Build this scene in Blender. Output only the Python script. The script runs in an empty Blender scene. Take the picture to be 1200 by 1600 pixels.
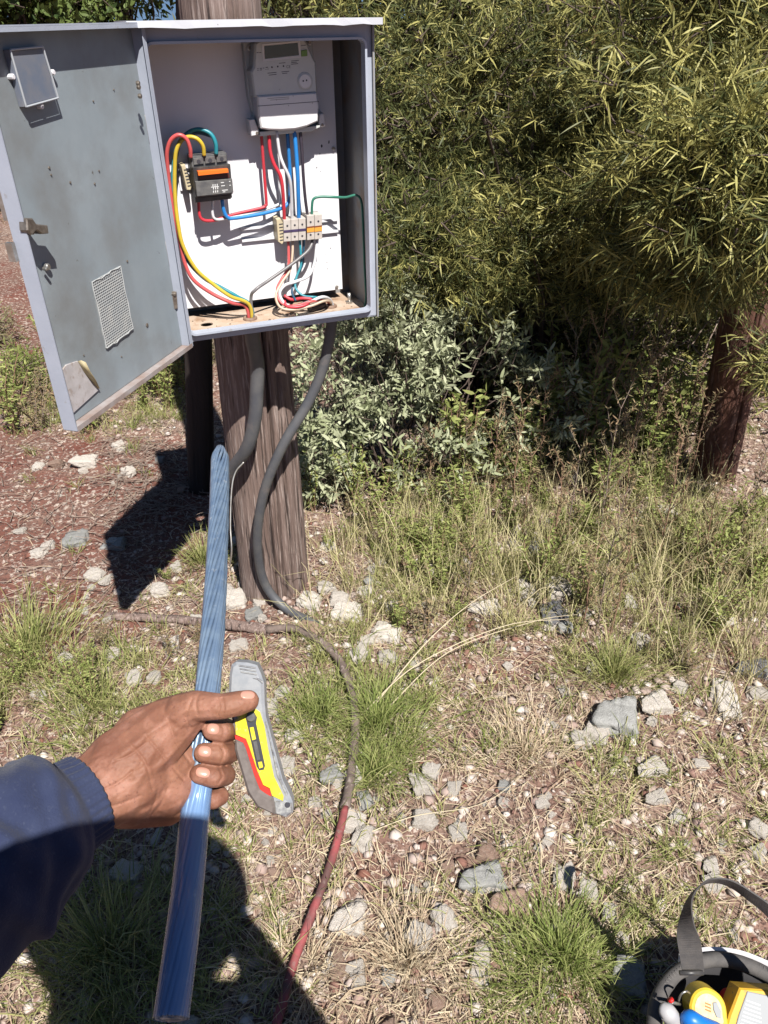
import bpy, bmesh, math, random
import numpy as np
from mathutils import Vector, Matrix
from math import radians as RAD, sin, cos, pi
random.seed(7)
rng = np.random.default_rng(11)
S = bpy.context.scene
COL = S.collection
# ------------------------------------------------------------------ camera
PITCH, ROLL, FPX, CH = RAD(32.94), RAD(-0.82), 1200.0, 1.55
CAMP = np.array([0.0, 0.0, CH])
_F = np.array([0, cos(PITCH), -sin(PITCH)]); _U0 = np.array([0, sin(PITCH), cos(PITCH)]); _R0 = np.array([1.0, 0, 0])
_R = cos(ROLL)*_R0 + sin(ROLL)*_U0; _U = -sin(ROLL)*_R0 + cos(ROLL)*_U0
cam = bpy.data.cameras.new('camera'); cam.sensor_fit = 'VERTICAL'; cam.sensor_height = 24; cam.lens = 18
cam.clip_start = 0.02; cam.clip_end = 2000
co = bpy.data.objects.new('camera', cam); COL.objects.link(co)
m = Matrix.Identity(4)
for i in range(3):
    m[i][0], m[i][1], m[i][2], m[i][3] = _R[i], _U[i], -_F[i], CAMP[i]
co.matrix_world = m; S.camera = co
# ------------------------------------------------------------------ light
SUNV = np.array([.29, -.685, 1.0]); SUNV /= np.linalg.norm(SUNV)
w = bpy.data.worlds.new('World'); S.world = w; w.use_nodes = True
nt = w.node_tree; nt.nodes.clear()
sky = nt.nodes.new('ShaderNodeTexSky'); sky.sky_type = 'NISHITA'; sky.sun_disc = False
sky.sun_elevation = math.asin(SUNV[2]); sky.sun_rotation = math.atan2(SUNV[0], SUNV[1])
sky.air_density = 0.8; sky.dust_density = 0.1; sky.ozone_density = 3.0
bg = nt.nodes.new('ShaderNodeBackground'); bg.inputs[1].default_value = 0.05
wo = nt.nodes.new('ShaderNodeOutputWorld')
tcw = nt.nodes.new('ShaderNodeTexCoord'); va = nt.nodes.new('ShaderNodeVectorMath'); va.operation = 'ADD'; va.inputs[1].default_value = (0, 0, .16)
nt.links.new(tcw.outputs['Generated'], va.inputs[0]); nt.links.new(va.outputs[0], sky.inputs[0]); nt.links.new(sky.outputs[0], bg.inputs[0]); nt.links.new(bg.outputs[0], wo.inputs[0])
sl = bpy.data.lights.new('sun', 'SUN'); sl.energy = 5.0; sl.angle = RAD(0.5); sl.color = (1, .965, .90)
so = bpy.data.objects.new('sun', sl); COL.objects.link(so)
so.rotation_euler = Vector(-SUNV).to_track_quat('-Z', 'Y').to_euler()
S.view_settings.view_transform = 'Standard'; S.view_settings.look = 'None'
S.view_settings.exposure = 0.64; S.view_settings.gamma = 1; S.view_settings.use_curve_mapping = False
try:
    S.cycles.max_bounces = 5; S.cycles.diffuse_bounces = 1; S.cycles.transparent_max_bounces = 8; S.cycles.caustics_reflective = False; S.cycles.caustics_refractive = False
except Exception: pass

# ------------------------------------------------------------------ noise and ground
_G = np.random.default_rng(3).random((256, 256))
def vn(x, y, s=1.0, o=0):
    x = np.asarray(x, float)*s + 37.3 + o*17.7; y = np.asarray(y, float)*s + 91.1 + o*9.3
    xi = np.floor(x).astype(int); yi = np.floor(y).astype(int); fx = x-xi; fy = y-yi
    fx = fx*fx*(3-2*fx); fy = fy*fy*(3-2*fy)
    g = lambda a, b: _G[a % 256, b % 256]
    return (g(xi, yi)*(1-fx)+g(xi+1, yi)*fx)*(1-fy)+(g(xi, yi+1)*(1-fx)+g(xi+1, yi+1)*fx)*fy
def gz(x, y):
    x = np.asarray(x, float); y = np.asarray(y, float)
    far = np.maximum(0, y-7)
    z = -0.035*np.minimum(far, 120) + (vn(x, y, 2.2)-.5)*.05 + (vn(x, y, 7, 1)-.5)*.022 + (vn(x, y, 19, 2)-.5)*.008
    return z
def ray(px, py):
    d = _F + _R*((px-600)/FPX) + _U*((800-py)/FPX)
    return d                                   # depth 1 along the axis
def at(px, py, depth): return CAMP + ray(px, py)*depth
def ong(px, py, dz=0.0):
    d = ray(px, py); t = (0-CH)/d[2]
    for _ in range(25):
        p = CAMP+d*t; t += ((gz(p[0], p[1])+dz)-p[2])/d[2]*.8
    return CAMP+d*t
def depth_of(p): return float((np.asarray(p)-CAMP)@_F)

# ------------------------------------------------------------------ object helpers
def settag(o, label=None, cat=None, group=None, kind=None):
    if label: o['label'] = label
    if cat: o['category'] = cat
    if group: o['group'] = group
    if kind: o['kind'] = kind
    return o
def thing(name, label, cat, loc=(0, 0, 0), rotz=0, group=None):
    o = bpy.data.objects.new(name, None); COL.objects.link(o); o.empty_display_size = .05
    o.location = tuple(float(v) for v in loc); o.rotation_euler = (0, 0, rotz)
    o['_m'] = 1
    return settag(o, label, cat, group)
def root_of(o):
    while o.parent: o = o.parent
    return o
def to_local(root, V):
    V = np.asarray(V, float)
    if root is None: return V
    L = np.array(root.location); a = root.rotation_euler[2]
    V = V-L; c, s = cos(-a), sin(-a)
    return np.stack([V[:, 0]*c-V[:, 1]*s, V[:, 0]*s+V[:, 1]*c, V[:, 2]], 1)
def mk(name, V, F, mat, parent=None, smooth=False, loc=None, attrs=None):
    """V world coordinates; F list of faces or (n,3)/(n,4) array"""
    V = np.asarray(V, np.float32)
    if parent is not None: V = to_local(root_of(parent), V)
    elif loc is not None: V = V-np.asarray(loc)
    V = np.asarray(V, np.float32)
    me = bpy.data.meshes.new(name)
    if isinstance(F, np.ndarray):
        n, k = F.shape
        me.vertices.add(len(V)); me.vertices.foreach_set('co', V.ravel())
        me.loops.add(n*k); me.loops.foreach_set('vertex_index', F.astype(np.int32).ravel())
        me.polygons.add(n); me.polygons.foreach_set('loop_start', np.arange(0, n*k, k, dtype=np.int32))
        me.update(calc_edges=True)
    else:
        me.from_pydata([tuple(map(float, v)) for v in V], [], F); me.update()
    if smooth: me.polygons.foreach_set('use_smooth', np.ones(len(me.polygons), bool))
    if attrs:
        for k2, a in attrs.items():
            at_ = me.attributes.new(k2, 'FLOAT', 'POINT'); at_.data.foreach_set('value', np.asarray(a, np.float32))
    for mm in (mat if isinstance(mat, (list, tuple)) else [mat]): me.materials.append(mm)
    o = bpy.data.objects.new(name, me); COL.objects.link(o)
    if parent is not None: o.parent = parent
    elif loc is not None: o.location = tuple(map(float, loc))
    return o
class MB:
    def __init__(s): s.V = []; s.F = []
    def add(s, V, F):
        n = len(s.V); s.V += [tuple(map(float, v)) for v in V]; s.F += [tuple(i+n for i in f) for f in F]; return s
    def build(s, name, mat, parent=None, smooth=False, loc=None): return mk(name, s.V, s.F, mat, parent, smooth, loc)
def catmull(P, n=8):
    P = np.asarray(P, float); Q = np.vstack([2*P[0]-P[1], P, 2*P[-1]-P[-2]]); out = []
    for i in range(1, len(Q)-2):
        for t in np.linspace(0, 1, n, endpoint=False):
            a, b, c, d = Q[i-1], Q[i], Q[i+1], Q[i+2]
            out.append(.5*((2*b)+(-a+c)*t+(2*a-5*b+4*c-d)*t*t+(-a+3*b-3*c+d)*t**3))
    out.append(P[-1]); return np.array(out)
def tube_arr(P, R, seg=8, prof=None, caps=True, twist=0):
    P = np.asarray(P, float); n = len(P); R = np.broadcast_to(np.asarray(R, float), (n,))
    T = np.gradient(P, axis=0); T /= np.linalg.norm(T, axis=1)[:, None]+1e-9
    u = np.cross(T[0], [0, 0, 1.]);
    if np.linalg.norm(u) < .1: u = np.cross(T[0], [1., 0, 0])
    u /= np.linalg.norm(u); V = []
    for i in range(n):
        u = u-T[i]*(u@T[i]); u /= np.linalg.norm(u); v = np.cross(T[i], u)
        a = np.arange(seg)/seg*2*pi + twist*i; r = R[i]
        if prof is not None: r = r*prof(a, i/n)
        V.append(P[i]+(np.cos(a)*r)[:, None]*u+(np.sin(a)*r)[:, None]*v)
    V = np.vstack(V); F = []
    for i in range(n-1):
        for j in range(seg):
            k = (j+1) % seg; F.append((i*seg+j, i*seg+k, (i+1)*seg+k, (i+1)*seg+j))
    if caps: F.append(tuple(range(seg))[::-1]); F.append(tuple((n-1)*seg+j for j in range(seg)))
    return V, F
def tube(mb, P, R, seg=8, sm=0, **k):
    P = np.asarray(P, float)
    if sm:
        n0 = len(P); R = np.interp(np.linspace(0, n0-1, (n0-1)*sm+1), range(n0), np.broadcast_to(R, (n0,)))
        P = catmull(P, sm)
    V, F = tube_arr(P, R, seg, **k); mb.add(V, F); return mb

# ------------------------------------------------------------------ materials
def M(name, base=(.5, .5, .5), rough=.6, metal=0, spec=.5, var=None, vscale=8, bump=0, bscale=60, bdist=.002, second=None, sscale=5, sthr=(.45, .6),
      attr=None, acol=None, objvar=0, stretch=None, trans=0, coord='Object', bdetail=6, alpha=None, sec_detail=6, third=None, tscale=40, tthr=(.6, .68)):
    mt = bpy.data.materials.new(name); mt.use_nodes = True; T = mt.node_tree; N = T.nodes; L = T.links
    b = N['Principled BSDF']; out = N['Material Output']
    b.inputs['Roughness'].default_value = rough; b.inputs['Metallic'].default_value = metal
    b.inputs['Specular IOR Level'].default_value = spec
    tc = N.new('ShaderNodeTexCoord'); src = tc.outputs[coord]
    if stretch:
        mp = N.new('ShaderNodeMapping'); mp.inputs['Scale'].default_value = stretch; L.new(src, mp.inputs[0]); src = mp.outputs[0]
    def noise(sc, det=6, rg=.6):
        n = N.new('ShaderNodeTexNoise'); n.inputs['Scale'].default_value = sc; n.inputs['Detail'].default_value = det; n.inputs['Roughness'].default_value = rg
        L.new(src, n.inputs['Vector']); return n.outputs['Fac']
    def mix(f, a, c, mode='MIX'):
        x = N.new('ShaderNodeMix'); x.data_type = 'RGBA'; x.blend_type = mode
        if hasattr(f, 'links'): L.new(f, x.inputs[0])
        else: x.inputs[0].default_value = f
        for s_, i in ((a, 6), (c, 7)):
            if hasattr(s_, 'links'): L.new(s_, x.inputs[i])
            else: x.inputs[i].default_value = tuple(s_)+(1,)
        return x.outputs[2]
    def ramp(f, lo, hi):
        r = N.new('ShaderNodeMapRange'); r.inputs[1].default_value = lo; r.inputs[2].default_value = hi; L.new(f, r.inputs[0]); return r.outputs[0]
    c = base
    if attr:
        an = N.new('ShaderNodeAttribute'); an.attribute_name = attr; c = mix(an.outputs['Fac'], base, acol)
    if var: c = mix(ramp(noise(vscale), .35, .65), c, var)
    if second: c = mix(ramp(noise(sscale, sec_detail), *sthr), c, second)
    if third: c = mix(ramp(noise(tscale, 4), *tthr), c, third)
    if objvar:
        oi = N.new('ShaderNodeObjectInfo'); r = N.new('ShaderNodeMapRange'); r.inputs[3].default_value = 1-objvar; r.inputs[4].default_value = 1+objvar
        L.new(oi.outputs['Random'], r.inputs[0]); hs = N.new('ShaderNodeHueSaturation'); L.new(r.outputs[0], hs.inputs['Value'])
        if hasattr(c, 'links'): L.new(c, hs.inputs['Color'])
        else: hs.inputs['Color'].default_value = tuple(c)+(1,)
        c = hs.outputs[0]
    if hasattr(c, 'links'): L.new(c, b.inputs['Base Color'])
    else: b.inputs['Base Color'].default_value = tuple(c)+(1,)
    if bump:
        bn = N.new('ShaderNodeBump'); bn.inputs['Strength'].default_value = bump; bn.inputs['Distance'].default_value = bdist
        L.new(noise(bscale, bdetail), bn.inputs['Height']); L.new(bn.outputs[0], b.inputs['Normal'])
    if trans:
        tr = N.new('ShaderNodeBsdfTranslucent'); ms = N.new('ShaderNodeMixShader'); ms.inputs[0].default_value = trans
        if hasattr(c, 'links'): L.new(c, tr.inputs[0])
        else: tr.inputs[0].default_value = tuple(c)+(1,)
        L.new(b.outputs[0], ms.inputs[1]); L.new(tr.outputs[0], ms.inputs[2]); L.new(ms.outputs[0], out.inputs[0])
    if alpha is not None:
        tr = N.new('ShaderNodeBsdfTransparent'); ms = N.new('ShaderNodeMixShader'); ms.inputs[0].default_value = alpha
        L.new(tr.outputs[0], ms.inputs[1]); L.new(b.outputs[0], ms.inputs[2]); L.new(ms.outputs[0], out.inputs[0])
    return mt
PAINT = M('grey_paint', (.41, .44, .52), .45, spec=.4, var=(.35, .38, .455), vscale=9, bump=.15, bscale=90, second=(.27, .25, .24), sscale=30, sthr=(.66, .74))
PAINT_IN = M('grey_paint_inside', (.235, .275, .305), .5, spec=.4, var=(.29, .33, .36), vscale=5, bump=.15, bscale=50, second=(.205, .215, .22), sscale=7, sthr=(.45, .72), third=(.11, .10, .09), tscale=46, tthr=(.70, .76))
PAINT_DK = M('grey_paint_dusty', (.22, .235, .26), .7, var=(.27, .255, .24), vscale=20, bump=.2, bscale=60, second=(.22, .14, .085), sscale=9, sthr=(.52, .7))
RUSTFLOOR = M('dusty_floor', (.52, .42, .34), .85, var=(.40, .27, .18), vscale=16, bump=.4, bscale=120, second=(.24, .12, .06), sscale=24, sthr=(.55, .7))
PANEL = M('white_panel', (.80, .79, .82), .5, spec=.35, var=(.76, .755, .79), vscale=6, third=(.10, .11, .12), tscale=60, tthr=(.745, .76))
ZINC = M('zinc', (.55, .54, .52), .35, metal=.8, var=(.38, .35, .31), vscale=60)
DARKMET = M('worn_latch_metal', (.18, .15, .125), .45, metal=.7, var=(.32, .28, .24), vscale=120)
METER = M('meter_plastic', (.60, .62, .60), .4, var=(.56, .58, .58), vscale=30, third=(.2, .19, .18), tscale=150, tthr=(.72, .76))
METERCOV = M('meter_cover', (.74, .73, .74), .4, third=(.25, .24, .23), tscale=170, tthr=(.73, .77))
LCD = M('lcd', (.035, .055, .045), .15, spec=.6)
GREENBTN = M('green_button', (.16, .30, .06), .4)
BLACKP = M('black_plastic', (.03, .03, .034), .4, var=(.07, .065, .06), vscale=70)
BRKGREY = M('breaker_grey', (.085, .085, .09), .45, var=(.15, .145, .14), vscale=90)
ORANGE = M('orange_lever', (.85, .17, .02), .4)
CREAM = M('cream_plastic', (.62, .52, .34), .5, var=(.5, .42, .28), vscale=60)
BEIGEP = M('terminal_beige', (.55, .50, .46), .5, var=(.47, .42, .38), vscale=80)
PURPLE = M('terminal_band', (.06, .04, .10), .5)
ORANGEB = M('terminal_orange_band', (.75, .33, .05), .5)
WHITEINK = M('white_ink', (.75, .75, .75), .6)
INK = M('dark_ink', (.04, .04, .05), .6)
def wirem(n, c): return M(n, c, .38, spec=.5, var=tuple(v*.8+.015 for v in c), vscale=40)
WR = wirem('red_wire', (.62, .035, .055)); WRF = wirem('faded_red_wire', (.62, .10, .10)); WY = wirem('yellow_wire', (.62, .45, .04)); WB = wirem('blue_wire', (.02, .22, .60))
WBD = wirem('dark_blue_wire', (.015, .07, .13)); WW = wirem('white_wire', (.68, .68, .70)); WK = wirem('black_wire', (.045, .035, .05)); WG = wirem('green_wire', (.03, .19, .13))
WGY = wirem('grey_wire', (.17, .16, .165)); WT = wirem('teal_wire', (.02, .24, .30)); WC = wirem('cream_wire', (.60, .46, .34))
COND = M('grey_conduit', (.075, .078, .09), .5, var=(.11, .108, .11), vscale=25, bump=.2, bscale=80, second=(.17, .14, .13), sscale=18, sthr=(.6, .8))
WOOD = M('weathered_wood', (.25, .18, .155), .85, var=(.15, .10, .083), vscale=26, stretch=(1, 1, .05), bump=1, bscale=130, bdist=.008, bdetail=8, second=(.05, .034, .03), sscale=60, sthr=(.57, .62), third=(.37, .29, .26), tscale=170, tthr=(.52, .66))
REDWOOD = M('red_bark', (.17, .075, .05), .9, var=(.08, .035, .027), vscale=30, stretch=(1, 1, .14), bump=1, bscale=80, bdist=.012, second=(.30, .19, .15), sscale=45, sthr=(.55, .7))
BARK = M('dark_bark', (.075, .052, .042), .9, var=(.11, .08, .065), vscale=20, stretch=(1, 1, .2), bump=.8, bscale=50, bdist=.006)
TWIG = M('grey_twig', (.30, .235, .19), .9, var=(.18, .125, .10), vscale=20)
STALK = M('dry_stalk', (.30, .19, .125), .85, var=(.20, .11, .07), vscale=20)
STRAWM = M('dry_grass', (.68, .575, .40), .75, attr='tint', acol=(.45, .32, .215), trans=.2)
LITTERM = M('plant_litter', (.60, .48, .385), .85, attr='tint', acol=(.20, .105, .08), trans=.08)
GRASSM = M('green_grass', (.21, .25, .07), .6, attr='tint', acol=(.50, .47, .21), trans=.3, spec=.25)
LUSHM = M('lush_grass', (.19, .25, .06), .55, attr='tint', acol=(.40, .42, .16), trans=.3, spec=.25)
SHRUBM = M('narrow_leaf', (.085, .10, .035), .5, attr='tint', acol=(.48, .44, .15), trans=.24, spec=.35)
SAGEM = M('sage_leaf', (.31, .34, .19), .65, attr='tint', acol=(.52, .54, .36), trans=.22, spec=.25)
HERBM = M('herb_leaf', (.19, .24, .06), .6, attr='tint', acol=(.44, .46, .17), trans=.28, spec=.25)
TREEM = M('tree_leaf', (.05, .085, .025), .55, attr='tint', acol=(.17, .22, .06), trans=.22, spec=.3)
BRUSHM = M('brush_leaf', (.20, .20, .09), .8, attr='tint', acol=(.34, .22, .13), trans=.15)
SOIL = M('soil', (.30, .205, .16), .95, attr='red', acol=(.165, .050, .033), var=(.20, .115, .088), vscale=6, bump=1, bscale=45, bdist=.012, bdetail=10, second=(.50, .41, .35), sscale=55, sthr=(.53, .62), third=(.09, .05, .04), tscale=130, tthr=(.52, .60), coord='Object')
ROCKW = M('pale_limestone', (.80, .725, .64), .85, objvar=.10, var=(.68, .585, .50), vscale=9, bump=.9, bscale=22, bdist=.01, bdetail=10, second=(.46, .34, .27), sscale=7, sthr=(.62, .74), third=(.82, .79, .75), tscale=20, tthr=(.5, .65))
ROCKG = M('grey_slate', (.33, .325, .31), .75, objvar=.15, var=(.26, .255, .245), vscale=7, bump=.6, bscale=16, bdist=.008, bdetail=10, second=(.38, .38, .37), sscale=11, sthr=(.58, .7))
ROCKD = M('dark_slate', (.11, .115, .13), .7, objvar=.15, var=(.16, .155, .16), vscale=7, bump=.6, bscale=16, bdist=.008, second=(.24, .12, .10), sscale=6, sthr=(.58, .7))
ROCKB = M('brown_stone', (.28, .165, .12), .85, objvar=.25, var=(.36, .26, .205), vscale=8, bump=.7, bscale=20, bdist=.008, second=(.40, .32, .27), sscale=14, sthr=(.58, .7))
SKIN = M('skin', (.285, .135, .085), .6, spec=.3, var=(.20, .085, .055), vscale=30, bump=.28, bscale=300, bdist=.0007, second=(.36, .175, .125), sscale=55, sthr=(.48, .72), third=(.19, .085, .058), tscale=420, tthr=(.58, .70))
SKIN.node_tree.nodes['Principled BSDF'].inputs['Subsurface Weight'].default_value = .12
SKIN.node_tree.nodes['Principled BSDF'].inputs['Subsurface Radius'].default_value = (.008, .003, .0015)
NAIL = M('nail', (.54, .27, .205), .3, spec=.5)
CLOTH = M('navy_cloth', (.027, .035, .078), .9, spec=.15, var=(.038, .048, .095), vscale=30, bump=.7, bscale=700, bdist=.001, second=(.05, .06, .105), sscale=300, sthr=(.58, .7))
CLOTH.node_tree.nodes['Principled BSDF'].inputs['Sheen Weight'].default_value = .1
HATM = M('hat_cloth', (.20, .19, .13), .9)
HAIRM = M('dark_hair', (.02, .015, .012), .7)
STRAND = M('strand_sky_tint', (.25, .34, .46), .40, metal=.4, var=(.17, .25, .38), vscale=60, second=(.42, .48, .55), sscale=90, sthr=(.6, .7))  # aluminium; blue of the reflected sky is put into the base colour
SHEATH = M('clear_sheath_sky_tint', (.26, .46, .85), .12, spec=.8, alpha=.42)  # clear plastic; its blue is sky reflection put into the colour
YEL = M('knife_yellow', (.72, .62, .03), .4, var=(.62, .53, .06), vscale=60, third=(.34, .32, .2), tscale=220, tthr=(.60, .68))
KRED = M('knife_red', (.62, .04, .03), .4)
KGREY = M('knife_grip', (.13, .108, .10), .65, var=(.17, .145, .135), vscale=200)
KMET = M('knife_metal', (.33, .35, .38), .42, metal=.35, var=(.42, .43, .45), vscale=150)
KWORN = M('knife_worn', (.55, .55, .53), .4, metal=.4, var=(.22, .22, .24), vscale=260)
OLDSH = M('weathered_sheath', (.20, .15, .125), .8, var=(.11, .08, .07), vscale=30, bump=.8, bscale=60, bdist=.004, second=(.30, .24, .21), sscale=60, sthr=(.55, .65))
REDSH = M('red_sheath', (.36, .075, .08), .7, var=(.12, .06, .055), vscale=16, bump=.6, bscale=70, bdist=.002, second=(.22, .16, .14), sscale=40, sthr=(.58, .7))
WEBB = M('black_webbing', (.075, .07, .07), .8, bump=.6, bscale=500, bdist=.001, var=(.11, .10, .095), vscale=60)
BAGM = M('bag_cloth', (.035, .033, .036), .85, bump=.5, bscale=300, bdist=.001)
TAPEY = M('tape_yellow', (.75, .53, .04), .4, var=(.62, .42, .05), vscale=60, third=(.25, .2, .1), tscale=160, tthr=(.62, .7))
TAPEP = M('tape_label', (.75, .66, .40), .5, var=(.6, .42, .22), vscale=70)
METERY = M('multimeter_yellow', (.72, .42, .03), .5, var=(.58, .33, .04), vscale=50, third=(.2, .15, .1), tscale=160, tthr=(.62, .7))
METERG = M('multimeter_grey', (.30, .31, .32), .5)
BLUEH = M('blue_handle', (.01, .16, .55), .4)
REDH = M('red_handle', (.60, .02, .02), .4)
WHITEC = M('white_cloth', (.72, .70, .73), .8, bump=.3, bscale=60)

# ------------------------------------------------------------------ ground
def gridline(lo, hi, dlo, dhi, step):
    a = list(np.arange(dlo, dhi, step)); g = step
    x = a[0]
    left = []
    while x > lo: g *= 1.25; x -= g; left.append(x)
    g = step; x = a[-1]; right = []
    while x < hi: g *= 1.25; x += g; right.append(x)
    return np.array(left[::-1]+a+right)
gx = gridline(-400, 400, -3, 3.4, .022); gy = gridline(-400, 700, .3, 5.0, .022)
XX, YY = np.meshgrid(gx, gy)
ZZ = gz(XX, YY)+(vn(XX, YY, 60, 4)-.5)*.007*((YY < 5.5)&(YY > 0))+(vn(XX, YY, 30, 5)-.5)*.008
nx, ny = len(gx), len(gy)
rc = ong(110, 820)
REDC = [(ong(90, 800), .75), (ong(240, 790), .5), (ong(60, 920), .45), (ong(0, 760), .6), (ong(30, 480), 1.3)]
def redmask(x, y):
    r = np.zeros(np.shape(x))
    for c, rad in REDC: r = np.maximum(r, 1.25*(1-np.hypot(x-c[0], (y-c[1])*1.0)/rad))
    n = vn(x, y, 5, 7)*.6+vn(x, y, 14, 8)*.4
    return np.clip((r*1.6+(n-.52)*1.3+.05)*1.8, 0, 1)
idx = np.arange(nx*ny).reshape(ny, nx)
GF = np.stack([idx[:-1, :-1], idx[:-1, 1:], idx[1:, 1:], idx[1:, :-1]], -1).reshape(-1, 4)
g = mk('ground', np.stack([XX, YY, ZZ], -1).reshape(-1, 3), GF, SOIL, smooth=True, attrs={'red': redmask(XX, YY).ravel()})
g['kind'] = 'structure'

# ------------------------------------------------------------------ foliage helpers
def unit(a): return a/(np.linalg.norm(a, axis=-1, keepdims=True)+1e-9)
def leaves(P, D, Ln, Wd, tint, curl=.15, droop=.0, nrm=None):
    """P,D (n,3); Ln,Wd (n,) -> V,F,tint : lanceolate blades of 4 triangles"""
    n = len(P); D = unit(D)
    r = rng.normal(size=(n, 3)) if nrm is None else nrm+rng.normal(size=(n, 3))*.45
    s = unit(np.cross(D, r)); nn = unit(np.cross(s, D))
    L = Ln[:, None]; W = Wd[:, None]*.5
    c = rng.normal(size=(n, 1))*curl
    def pt(t): return P+D*L*t+nn*L*c*t*t-np.array([0, 0, 1])*L*droop*t*t
    v = np.stack([P, pt(.3)-s*W*.9, pt(.3)+s*W*.9, pt(.65)-s*W*.8, pt(.65)+s*W*.8, pt(1)], 1).reshape(-1, 3)
    f = np.array([[0, 1, 2], [1, 3, 2], [2, 3, 4], [3, 5, 4]])
    F = (f[None]+6*np.arange(n)[:, None, None]).reshape(-1, 3)
    return v, F, np.repeat(tint, 6)
def blades(P, D, Ln, Wd, tint, droop=.35):
    """grass: 3 triangles"""
    n = len(P); D = unit(D); s = unit(np.cross(D, rng.normal(size=(n, 3))*.3+np.array([0, 0, 1.])))
    if droop: bend = unit(D*[1, 1, 0]+rng.normal(size=(n, 3))*.3*[1, 1, 0])
    else: bend = D*0
    L = Ln[:, None]; W = Wd[:, None]*.5; k = (droop*rng.random((n, 1))*1.6)
    mid = P+D*L*.55+bend*L*k*.15
    tip = P+D*L*(1-.25*k)+bend*L*k*.7-np.array([0, 0, 1])*L*k*.35
    v = np.stack([P-s*W, P+s*W, mid-s*W*.8, mid+s*W*.8, tip], 1).reshape(-1, 3)
    f = np.array([[0, 1, 2], [1, 3, 2], [2, 3, 4]])
    return v, (f[None]+5*np.arange(n)[:, None, None]).reshape(-1, 3), np.repeat(tint, 5)
def joinl(parts):
    V, F, T = [], [], []; n = 0
    for v, f, t in parts: V.append(v); F.append(f+n); T.append(t); n += len(v)
    return np.vstack(V), np.vstack(F), np.concatenate(T)
def sprays(base, dirs, nleaf, twl, ll, lw, spread=.75, droop=.05, curl=.15, tb=0.5, tv=.35, jit=.0):
    n = len(base); base = np.repeat(base, nleaf, 0); d0 = np.repeat(unit(dirs), nleaf, 0)
    t = np.tile(np.linspace(.1, 1, nleaf), n)[:, None]
    P = base+d0*t*twl+rng.normal(size=base.shape)*jit
    D = d0*(.45+.5*t)+unit(rng.normal(size=base.shape))*spread
    tt = np.clip(np.repeat(tb+rng.normal(size=n)*tv*.7+(vn(dirs[:, 0]*.3+base[::nleaf, 0], base[::nleaf, 2]+base[::nleaf, 1]*.5, 3.1, 77)-.5)*.9, nleaf)+rng.normal(size=n*nleaf)*tv*.5, 0, 1)
    m_ = len(P)
    return leaves(P, D, ll*(.55+.7*rng.random(m_)), lw*(.6+.6*rng.random(m_)), tt, curl, droop)

# ------------------------------------------------------------------ cabinet frame
class Fr:
    def __init__(s, O, X, Z, N): s.O, s.X, s.Z, s.N = [np.asarray(v, float) for v in (O, X, Z, N)]
    def px(s, px, py, off=0):
        d = ray(px, py); o = s.O+s.N*off; t = ((o-CAMP)@s.N)/(d@s.N); p = CAMP+d*t-o
        return float(p@s.X), float(p@s.Z)
    def w(s, x, z, off=0): return s.O+s.X*x+s.Z*z+s.N*off
    def wp(s, px, py, off=0): x, z = s.px(px, py, off); return s.w(x, z, off)
    def box(s, mb, x0, x1, z0, z1, o0, o1):
        V = [s.w(x, z, o) for o in (o0, o1) for z in (z0, z1) for x in (x0, x1)]
        return mb.add(V, [(0, 1, 3, 2), (4, 6, 7, 5), (0, 4, 5, 1), (2, 3, 7, 6), (0, 2, 6, 4), (1, 5, 7, 3)])
    def prism(s, mb, poly, front, back, bev=0.001):
        poly = np.array(poly, float); n = len(poly)
        e = np.roll(poly, -1, 0)-poly
        if (poly[:, 0]*np.roll(poly[:, 1], -1)-poly[:, 1]*np.roll(poly[:, 0], -1)).sum() < 0: poly = poly[::-1]; e = np.roll(poly, -1, 0)-poly
        en = np.stack([-e[:, 1], e[:, 0]], 1); en /= np.linalg.norm(en, axis=1)[:, None]+1e-9
        vn_ = en+np.roll(en, 1, 0); vn_ /= (np.linalg.norm(vn_, axis=1)[:, None]+1e-9)
        ins = poly+vn_*bev
        V = [s.w(*p, back) for p in poly]+[s.w(*p, front-bev) for p in poly]+[s.w(*p, front) for p in ins]
        F = [tuple(range(n))[::-1], tuple(2*n+i for i in range(n))]
        for k in (0, 1):
            for i in range(n): j = (i+1) % n; F.append((k*n+i, k*n+j, (k+1)*n+j, (k+1)*n+i))
        return mb.add(V, F)
    def pprism(s, mb, pxpoly, front, back, bev=.001): return s.prism(mb, [s.px(a, b, front) for a, b in pxpoly], front, back, bev)
def circ(c, r, n=20, ry=None): return [(c[0]+r*cos(t*2*pi/n), c[1]+(ry or r)*sin(t*2*pi/n)) for t in range(n)]
YA = RAD(20.995); BW, BH, BD = .459, .594, .205
BO = np.array([-.4352, 1.6178, .9477])
BX = np.array([cos(YA), sin(YA), 0]); BZ = np.array([0, 0, 1.]); BN = np.array([sin(YA), -cos(YA), 0])
BF = Fr(BO, BX, BZ, BN); PD = -.150                       # panel front plane
cab = thing('meter_cabinet', 'grey painted metal cabinet with its door open, mounted on the wooden post', 'cabinet', BO, YA)
tk = .003
m1 = MB(); BF.box(m1, 0, tk, 0, BH, -BD, 0); m1.build('left_wall', PAINT, cab)
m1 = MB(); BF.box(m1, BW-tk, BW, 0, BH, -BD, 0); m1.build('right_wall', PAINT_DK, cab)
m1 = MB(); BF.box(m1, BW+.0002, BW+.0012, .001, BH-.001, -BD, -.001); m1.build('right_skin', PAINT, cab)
m1 = MB(); BF.box(m1, tk, BW-tk, .001, BH-.001, -BD, -BD+tk); m1.build('back_wall', PAINT_DK, cab)
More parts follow.
